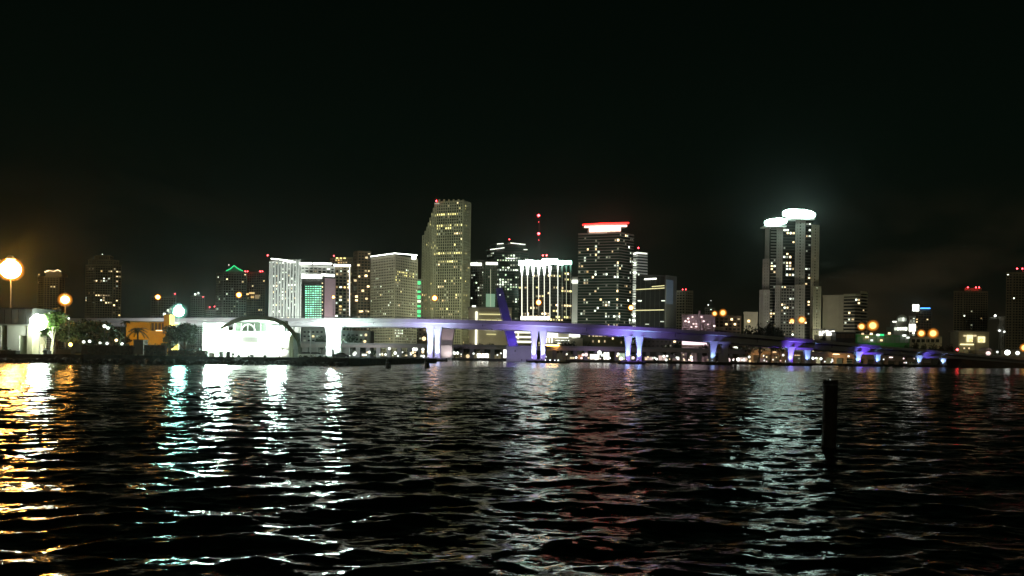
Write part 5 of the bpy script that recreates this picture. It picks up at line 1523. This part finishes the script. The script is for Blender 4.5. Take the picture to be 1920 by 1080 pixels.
make_tree('bright green floodlit tree right of the white shed', G(96, 182), P(96, 577, 182).z - ISL_Z, 6.2, 'leafbright', 3400, 0.26, 5, 'whitebark')
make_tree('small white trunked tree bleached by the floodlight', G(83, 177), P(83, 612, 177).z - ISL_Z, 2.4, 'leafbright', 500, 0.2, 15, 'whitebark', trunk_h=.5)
for lab, px, d, yt, w, lf, n in (('dark bushy tree left of the dark row on the island', 128, 190, 598, 7.2, 'leaf', 3400), ('broad dark tree with brown lit top on the island', 158, 192, 598, 8.6, 'leafdark', 4200), ('dark tree whose crown hides two white lamps', 184, 190, 600, 7.4, 'leafdark', 3600), ('loose dark tree left of the round headed palm', 205, 188, 608, 6.2, 'leaf', 2600), ('dark tree behind the bright green tree', 104, 196, 566, 6.2, 'leafdark', 2200),
                             ('round dark tree in front of the white blaze left of the pavilion', 344, 190, 606, 8.2, 'leafdark', 4200), ('smaller dark tree between orange pillar and round dark tree', 318, 192, 624, 4.4, 'leaf', 1600)):
    make_tree(lab, G(px, d), P(px, yt, d).z - ISL_Z, w, lf, n, 0.27, int(px), trunk_h=.22, group='dark trees on the island')
for x, y, lab in ((196, 611.5, 'upper white lamp shining through the dark tree'), (202.5, 615, 'lower white lamp shining through the dark tree')):
    root = thing('park_lamp', lab, 'lamp', G(x, 184), 'park lamps in the dark trees')
    MB().tube([G(x, 184), P(x, y, 184)], 0.06, 6).build('post', M['rail'], root)
    MB().ball(P(x, y, 184), 0.38, 9, 7).build('globe', M['lampwhite'], root)
for x, y, m_, lab in ((157, 641, 'lampwhite', 'leftmost low white lamp under the dark trees'), (168, 640, 'lampwhite', 'low white lamp under the broad dark tree'), (188, 643, 'lampwhite', 'low white lamp behind the hedge'), (201, 644, 'lampwhite', 'low white lamp left of the yellow glow'), (218, 638, 'lampwarm', 'yellow low lamp left of the round headed palm'), (132, 646, 'sodium', 'orange low lamp left of the hedge'), (229, 645, 'lampwhite', 'low white lamp at the round headed palm')):
    root = thing('path_lamp', lab, 'lamp', G(x, 187), 'path lamps on the island')
    MB().tube([G(x, 187), P(x, y, 187)], 0.05, 6).build('post', M['rail'], root)
    MB().ball(P(x, y, 187), 0.34, 9, 7).build('globe', M[m_], root)
# palms
def palm(label, px, d, ytop, spread, nf, seed, plinth=False, ball=False):
    rr = random.Random(seed)
    base = G(px, d); crown = P(px, ytop, d)
    root = thing('palm_tree', label, 'palm', base)
    pts = [base + (crown - base) * (k / 6) + Vector((0.12 * math.sin(k), 0, 0)) for k in range(7)]
    MB().tube(pts, [0.26 if not ball else 0.12] * 2 + [0.2 if not ball else .1] * 4 + [0.24 if not ball else .1], 8).build('trunk', M['bark'], root)
    c = pts[-1]
    for k in range(nf):
        an = 2 * math.pi * k / nf + rr.uniform(-.2, .2)
        el = rr.uniform(-.2, 1.2)
        L = spread * rr.uniform(.8, 1.1)
        b = MB(); prev = None
        dirh = Vector((math.cos(an), math.sin(an), 0)); side = Vector((-math.sin(an), math.cos(an), 0))
        spine = []
        for s in range(9):
            t = s / 8
            spine.append(c + dirh * (L * t * math.cos(el * (1 - t * .5))) + Vector((0, 0, L * (math.sin(el) * t - 0.75 * t * t))))
        b.tube(spine, [0.05] * 8 + [0.015], 4)
        for s in range(1, 9):
            t = s / 8; ll = L * .30 * (1 - .7 * abs(t - .45))
            for sg in (-1, 1):
                for e in (0, .5):
                    p = spine[s - 1].lerp(spine[s], e)
                    tip = p + side * (sg * ll * .8) + dirh * (ll * .5) + Vector((0, 0, -ll * .35))
                    w = (spine[s] - spine[s - 1]) * .22
                    b.add([p - w, p + w, tip], [(0, 1, 2)])
        b.build('frond', M['palm'], root)
    return root
palm('round headed slim palm at the corner of the orange building', 235.5, 183, 604, 1.25, 26, 3, ball=True)
palm('spreading dark palm in front of the orange building', 259, 181, 619, 2.7, 17, 4)
root = thing('plinth', 'square brick plinth under the spreading palm', 'plinth', G(259, 180))
slab(root, 'box', 250, 638, 268, 664, 179.5, 'brown', 2.4)
slab(root, 'coping', 249, 636.6, 269, 638, 179.3, 'brown', 2.8)
make_tree('dark shrub at the foot of the round headed palm', G(239, 182), P(239, 627, 182).z - ISL_Z, 2.1, 'leafdark', 500, .2, 9, trunk_h=.15)
# hedges
def hedge(label, x0, x1, y0, d):
    root = thing('hedge', label, 'hedge', G((x0 + x1) / 2, d))
    rr = random.Random(x0)
    b = MB()
    a, c = P(x0, y0, d), P(x1, y0, d)
    n = int((c.x - a.x) * 85)
    for _ in range(n):
        q = Vector((rr.uniform(a.x, c.x), d + rr.uniform(0, 1.1), rr.uniform(ISL_Z, a.z + rr.uniform(-.15, .12))))
        v = Vector((rr.gauss(0, 1), rr.gauss(0, 1), rr.gauss(0, 1))).normalized(); s = v.cross(Vector((rr.gauss(0, 1), rr.gauss(0, 1), 1))).normalized()
        l = rr.uniform(.1, .24)
        b.add([q - v * l, q + s * l * .6, q + v * l, q - s * l * .6], [(0, 1, 2, 3)])
    b.build('foliage', M['leafdark'], root)
    MB().box(((a.x + c.x) / 2, d + .55, (ISL_Z + a.z) / 2 - .1), (c.x - a.x) / 2 - .2, .35, (a.z - ISL_Z) / 2 - .1).build('branches', M['bark'], root)
hedge('long dark hedge between the dark trees and the lawn', 150, 250, 645.5, 179)
hedge('dark hedge below the orange building', 268, 312, 645, 178)
hedge('dark hedge left of the arched pavilion at the water edge', 313, 385, 655, 178)
# orange building
d = 199
root = thing('orange_building', 'orange lit building with recessed window band beside a tall orange pillar', 'building', G(272, d))
slab(root, 'wall', 236, 604, 280, 664, d, 'ochre', 9)
slab(root, 'wall', 280.2, 604, 306, 605.5, d, 'ochre', 9)
slab(root, 'recess_wall', 280.2, 605.6, 306, 620, d + 0.9, 'brown', 8)
slab(root, 'wall', 280.2, 620.2, 306, 664, d, 'ochre', 9)
slab(root, 'sill_light', 292, 619, 304, 620.6, d - 0.15, 'lampwarm', 0.2)
slab(root, 'pillar', 306.3, 589.5, 317, 664, d - 1.0, 'ochre', 3)
slab(root, 'roof', 234, 602, 307, 603.8, d - .6, 'grey', 10)
for k in range(4):
    slab(root, 'mullion', 282 + k * 6.5, 605.8, 282.9 + k * 6.5, 619.8, d + 0.6, 'ochre', 0.25)
floodlight('amber floodlight on the lawn before the orange building', G(284, 186) + Vector((0, 0, 0)), (P(272, 625, d).x, d, 5.5), (1.0, 0.66, 0.14), 2600, 120, 'lampwarm', None, .2)
floodlight('amber floodlight near the corner of the orange building', G(246, 191), (P(246, 620, d).x, d, 5.0), (1.0, 0.80, 0.16), 900, 110, 'lampwarm', None, .2)

# arched pavilion
d = 203
root = thing('arched_pavilion', 'blazing white pavilion under a dark segmental arch at the water edge', 'pavilion', G(488, d))
slab(root, 'wall', 424, 621.5, 545, 672, d + 1.2, 'white', 9)
slab(root, 'upper_wall', 440, 600, 530, 605.8, d + 2.2, 'white', 5)
slab(root, 'window_band', 437, 606, 508, 621, d + 1.9, surf('grey_window', (0.10, 0.12, 0.09), 0.3, .2, .5), 3)
b = MB().tube([P(452 + 27 * (k / 12), 621 - 13.5 * math.sin(math.pi * k / 12) ** .6, d + 1.6) for k in range(13)], 0.14, 6); b.build('round_frame', M['white'], root)
for k in range(6): slab(root, 'mullion', 440 + k * 12, 606.2, 441 + k * 12, 620.8, d + 1.75, 'white', .15)
for k in range(9): slab(root, 'louvre', 452.5, 632.5 + k * 1.08, 482.5, 633.15 + k * 1.08, d + 0.75, 'grey', .35)
slab(root, 'louvre_panel', 452, 632, 483, 642.4, d + 0.95, 'grey', .15)
slab(root, 'canopy', 437, 652.5, 453, 656, d - 0.4, 'grey', 1.5)
slab(root, 'canopy', 515, 653, 528, 656.5, d - 0.4, 'grey', 1.5)
slab(root, 'door', 528.5, 653.5, 548.5, 672, d + 0.7, 'grey', 0.4)
slab(root, 'door_sign', 533.5, 656.5, 541.5, 661.5, d + 0.5, 'teal', 0.12)
slab(root, 'band', 520, 643, 552, 652, d + .4, 'concrete', 0.6)
arch = [(413, 617), (424, 610), (437, 603), (452, 598), (468, 595.6), (484, 595), (500, 596.2), (515, 599.5), (529, 605.5), (541, 614), (551, 625), (558, 638), (561.5, 651), (562.5, 672)]
rings = []
for i, (x, y) in enumerate(arch):
    a = Vector((*arch[max(0, i - 1)], 0)); c = Vector((*arch[min(len(arch) - 1, i + 1)], 0))
    t = (c - a).normalized(); n2 = Vector((t.y, -t.x, 0))
    h = 4.0 if i < 11 else 2.6
    if i < 2: h = 2.6 + i * .7
    o_ = (x + n2.x * h, y + n2.y * h); i_ = (x - n2.x * h, y - n2.y * h)
    rings.append([P(*o_, d - 1.5), P(*i_, d - 1.5), P(*i_, d + 5), P(*o_, d + 5)])
MB().loft(rings).build('arch', surf('arch_cladding', (0.07, 0.075, 0.06), .7, .15, .3), root)
for x in (554, 558): slab(root, 'pillar', x - 13, 630, x - 9.5, 672, d - 1.0, 'cream', 1.0)
slab(root, 'lit_return', 546.5, 630, 551, 655, d - 0.3, 'white', 1.0)
# white wall added left of the pavilion, in place of the glare
root = thing('glare_wall', 'added white wall standing in for the glare left of the arched pavilion', 'wall', G(400, d + 3))
for k in range(6):
    slab(root, 'wall_panel', 380 + k * 7.6, 606, 387.4 + k * 7.6, 672, d + 4 + (k % 2) * .05, 'white', 1)
def flood_rack(label, pts, d, mat, r):
    xs = [p[0] for p in pts]; ys = [p[1] for p in pts]
    mx = (min(xs) + max(xs)) / 2
    root = thing('floodlight_rack', label, 'floodlight', G(mx, d))
    MB().tube([G(mx, d), P(mx, min(ys), d)], .12, 8).build('mast', M['steel'], root)
    for y in sorted(set(ys)):
        slab(root, 'cross_arm', min(xs), y - .3, max(xs), y + .3, d + .15, 'steel', .12)
    for x, y in pts:
        hd = MB().tube([P(x, y, d + .1), P(x, y, d + r * .9)], [r * .3, r * .25], 8).build('lamp_head', M['steel'], root)
        MB().ball(P(x, y, d - r * .3), r * .85, 10, 7).build('lamp_globe', M[mat], hd)
    return root
flood_rack('huge blazing rack of white floodlights left of the arched pavilion', [(x, y) for y in (618, 628, 638, 648) for x in (391, 401, 411, 421)], 203.2, 'floodwhite', .7)
flood_rack('white floodlights under the right shoulder of the arch', [(x, y) for y in (616, 625) for x in (510, 519, 528)], 202.9, 'floodwhite', .7)
for k_, (x, lab) in enumerate(((436, 'under the left end of the arch'), (466, 'below the louvre panel'), (496, 'below the arch crown'), (524, 'by the pavilion door'))):
    floodlight('white floodlight on the ground ' + lab, G(x, 201.9), (P(x, 640, d).x, d + 1.2, 7), (1.0, 1.0, .93), 2600, 165, 'lampwhite', 'pavilion floodlights', .16)
for x, lab in ((389, 'left'), (412, 'right')):
    floodlight('added white floodlight at the %s foot of the added white wall' % lab, G(x, 200), (P(x, 635, d).x, d + 4, 6), (1.0, 1.0, .95), 9000, 150, 'lampwhite', 'lamps added to whiten the wall', .2)  # lamps added so that the added wall blows out white
floodlight('added white floodlight at the foot of the bright green tree', G(92, 177), (P(96, 620, 182).x, 182, 7), (.88, 1.0, .62), 6500, 120, 'lampwhite', None, .2)  # extra lamp added to light the tree crown
floodlight('white floodlight facing the shed wall at the left edge', G(24, 172.5), (P(24, 640, 181).x, 181, 4.5), (.95, 1.0, .90), 1500, 130, 'lampwhite', None, .2)
# small things along the sea wall in front of the pavilion
for lab, x0, x1, y0, m_, nm in (('dark litter bin on the sea wall left of the pavilion canopy', 423.5, 430.5, 658, 'dark', 'litter_bin'), ('grey box bin at the sea wall below the white blaze', 410, 417.5, 659, 'grey', 'litter_bin'), ('dark grey utility box left of the white blaze', 374, 388, 658, 'grey', 'utility_box'), ('brownish utility box at the sea wall left of the grey bin', 391, 401, 661, 'brown', 'utility_box')):
    root = thing(nm, lab, 'bin' if 'bin' in nm else 'box', G((x0 + x1) / 2, 187))
    slab(root, 'body', x0, y0 + 1.5, x1, 674, 187, m_, .8)
    slab(root, 'lid', x0 - .4, y0, x1 + .4, y0 + 1.3, 186.9, m_, 1.0)
    slab(root, 'door', x0 + .8, y0 + 4, x1 - .8, 670, 186.95, m_, .08)
for i, (x, y0, w) in enumerate(((437, 661, 1.1), (447, 669, .9), (472, 668, 1.0), (497, 669, .9), (573, 670, 1.0), (601, 670, 1.1), (612, 668, .9))):
    make_tree('dark shrub on the sea wall, number-like dot %s' % i if False else 'dark low shrub on the sea wall ' + ['beside the tall litter bin', 'below the pavilion canopy', 'below the louvre panel', 'right of the louvre panel', 'just right of the arch foot', 'left of the blazing first pier', 'beside the blazing first pier'][i],
              G(x, 189 if x < 520 else 192), max(.5, P(x, y0, 189).z - ISL_Z), w, 'leafdark', 260, .13, 70 + i, group='shrubs on the sea wall', name='shrub', trunk_h=.2)
root = thing('light_pole', 'thin grey light pole right of the arch foot', 'pole', G(582, 197))
MB().tube([G(582, 197), P(582, 619, 197)], .08, 6).build('pole', M['steel'], root)
slab(root, 'lamp_arm', 577, 619.4, 587, 620.4, 197, 'steel', .12)
# parked cars glinting behind the sea wall
def car(label, px, d, col, rz):
    g = G(px, d)
    root = thing('parked_car', label, 'car', g, 'cars parked behind the sea wall')
    mat = surf('car_paint', col, .3, .05, 1, .5)
    def sec(x, w, z0, z1): return [g + Vector((x, -w, z0)), g + Vector((x, w, z0)), g + Vector((x, w, z1)), g + Vector((x, -w, z1))]
    MB().loft([sec(-2.15, .78, .4, .75), sec(-1.9, .88, .3, .92), sec(-.9, .9, .28, .98), sec(.9, .9, .28, 1.0), sec(1.9, .88, .3, .9), sec(2.15, .8, .4, .75)]).build('body', mat, root)
    MB().loft([[g + Vector((x, s * w, z)) for s, z in ((-1, z0), (1, z0), (1, z1), (-1, z1))] for x, w, z0, z1 in ((-1.5, .8, .97, 1.0), (-.85, .72, .99, 1.42), (.5, .72, 1.0, 1.44), (1.25, .8, .98, 1.01))]).build('cabin', M['glass'], root)
    for x in (-1.35, 1.35):
        for y in (-.85, .85):
            w_ = MB().tube([g + Vector((x, y - .1, .33)), g + Vector((x, y + .1, .33))], .33, 12).build('wheel', M['rail'], root)
            MB().tube([g + Vector((x, y - .13, .33)), g + Vector((x, y + .13, .33))], .19, 8).build('rim', M['steel'], w_)
    for y in (-.6, .6):
        MB().box(g + Vector((2.1, y, .68)), .08, .14, .07).build('headlight', M['lampwhite'], root)
car('white car parked right of the arch foot', 575, 200, (.7, .7, .68), 0)
car('silver car parked left of the blazing first pier', 592, 201, (.45, .46, .47), 0)
car('dark car parked beside the blazing first pier', 640, 199, (.06, .06, .07), 0)

# ------------------------------------------------------------------ piles and marks in the water
def pile(label, px, ytop, ywater, w_px, name='mooring_pile', light=False, cluster=False):
    # water line from the horizon row at this column
    hy = 671 + (px - 960) * math.tan(ROLL)
    d = CAM_H * F / (ywater - hy)
    r_ = w_px / F * d / 2
    tp = P(px, ytop, d); base = Vector((tp.x, d, 0))
    root = thing(name, label, 'pile', base)
    if not cluster:
        b = MB(); rr = random.Random(3); rings = []
        for k in range(15):
            z = -1.6 + (tp.z + 1.6) * k / 14
            rings.append([Vector((base.x + .012 * (z), d, z)) + Vector((math.cos(a) * r_ * rr.uniform(.95, 1.04), math.sin(a) * r_ * rr.uniform(.95, 1.04), 0)) for a in [2 * math.pi * q / 16 for q in range(16)]])
        b.loft(rings).build('shaft', M['timber'], root)
        for k in range(9):      # splintered head
            an = k * 0.7; q = Vector((tp.x + math.cos(an) * r_ * .8, d + math.sin(an) * r_ * .8, tp.z))
            MB().tube([q - Vector((0, 0, .15)), q + Vector((rr.uniform(-.01, .01), 0, rr.uniform(.01, .05)))], [r_ * .25, r_ * .04], 5).build('splinter', M['timber'], root)
        MB().tube([(base.x + .02, d, tp.z - .16), (base.x + .02, d, tp.z - .10)], r_ * 1.07, 16).build('iron_band', M['rail'], root)
        MB().ball((base.x - 0.02, d - r_ * .3, tp.z + .02), .022, 8, 6).build('reflector', glow('pile_reflector', (.9, 1, .9), .35, False), root)
    else:
        for k, (ox, oy) in enumerate(((-.5, 0), (.5, 0), (0, -.5), (0, .5))):
            MB().tube([base + Vector((ox * r_ * 1.4, oy * r_ * 1.4, -1.5)), Vector((tp.x + ox * r_ * .7, d + oy * r_ * .7, tp.z * (.86 if k else 1)))], r_ * .48, 9).build('shaft', M['timber'], root)
        MB().tube([(tp.x, d, tp.z * .6), (tp.x, d, tp.z * .7)], r_ * .98, 12).build('iron_band', M['rail'], root)
        MB().tube([(tp.x, d, tp.z * .8), (tp.x, d, tp.z + .55)], .05, 6).build('marker_stem', M['rail'], root)
    return root
pile('lone thick timber pile standing in the water at right', 1556, 713, 838, 26)
pile('small dark clustered pile in the channel left of the second bridge pier', 728, 675, 689.5, 10, 'channel_pile', cluster=True)
pile('small dark clustered pile in the channel directly before the second bridge pier', 801, 675, 689, 9.5, 'channel_pile', cluster=True)
# moored boat with a row of lamps at the third pier
dB = 425
g = P(1040, 682, dB); g.z = 0
root = thing('work_boat', 'low dark boat with a row of small white lamps right of the third bridge pier', 'boat', g)
rings = []
for x, w, z0 in ((-8.5, .3, .5), (-7, 1.3, .1), (-3, 1.9, -.3), (3, 1.9, -.3), (7.5, 1.6, -.2), (8.2, 1.4, 0)):
    rings.append([g + Vector((x, -w, .95)), g + Vector((x, -w * .6, z0)), g + Vector((x, w * .6, z0)), g + Vector((x, w, .95))])
MB().loft(rings).build('hull', M['dark'], root)
MB().box(g + Vector((3.5, 0, 1.55)), 2.2, 1.2, .58).build('cabin', M['grey'], root)
MB().box(g + Vector((3.5, 0, 2.2)), 2.5, 1.4, .06).build('cabin_roof', M['white'], root)
for x in (-5, -2.5, 0, 1.8):
    o = MB().tube([g + Vector((x, -1.5, .95)), g + Vector((x, -1.5, 1.5))], .05, 6).build('lamp_post', M['rail'], root)
    MB().ball(g + Vector((x, -1.5, 1.6)), .3, 8, 6).build('lamp_globe', M['lampwhite'], o)

# ------------------------------------------------------------------ thin haze added to give the lamps a bloom
HAZE = 0.00006
if HAZE > 0:
    b = MB().box((0, 1720, 140), 2800, 1800, 145)
    m = bpy.data.materials.new('bloom_haze'); m.use_nodes = True
    t = m.node_tree; t.nodes.clear()
    ou = t.nodes.new('ShaderNodeOutputMaterial'); pv = t.nodes.new('ShaderNodeVolumePrincipled')
    pv.inputs['Color'].default_value = (0.84, 0.92, 0.84, 1)
    pv.inputs['Density'].default_value = HAZE
    pv.inputs['Anisotropy'].default_value = 0.94
    t.links.new(pv.outputs[0], ou.inputs['Volume'])
    o = b.build('haze', m, None); o['kind'] = 'stuff'
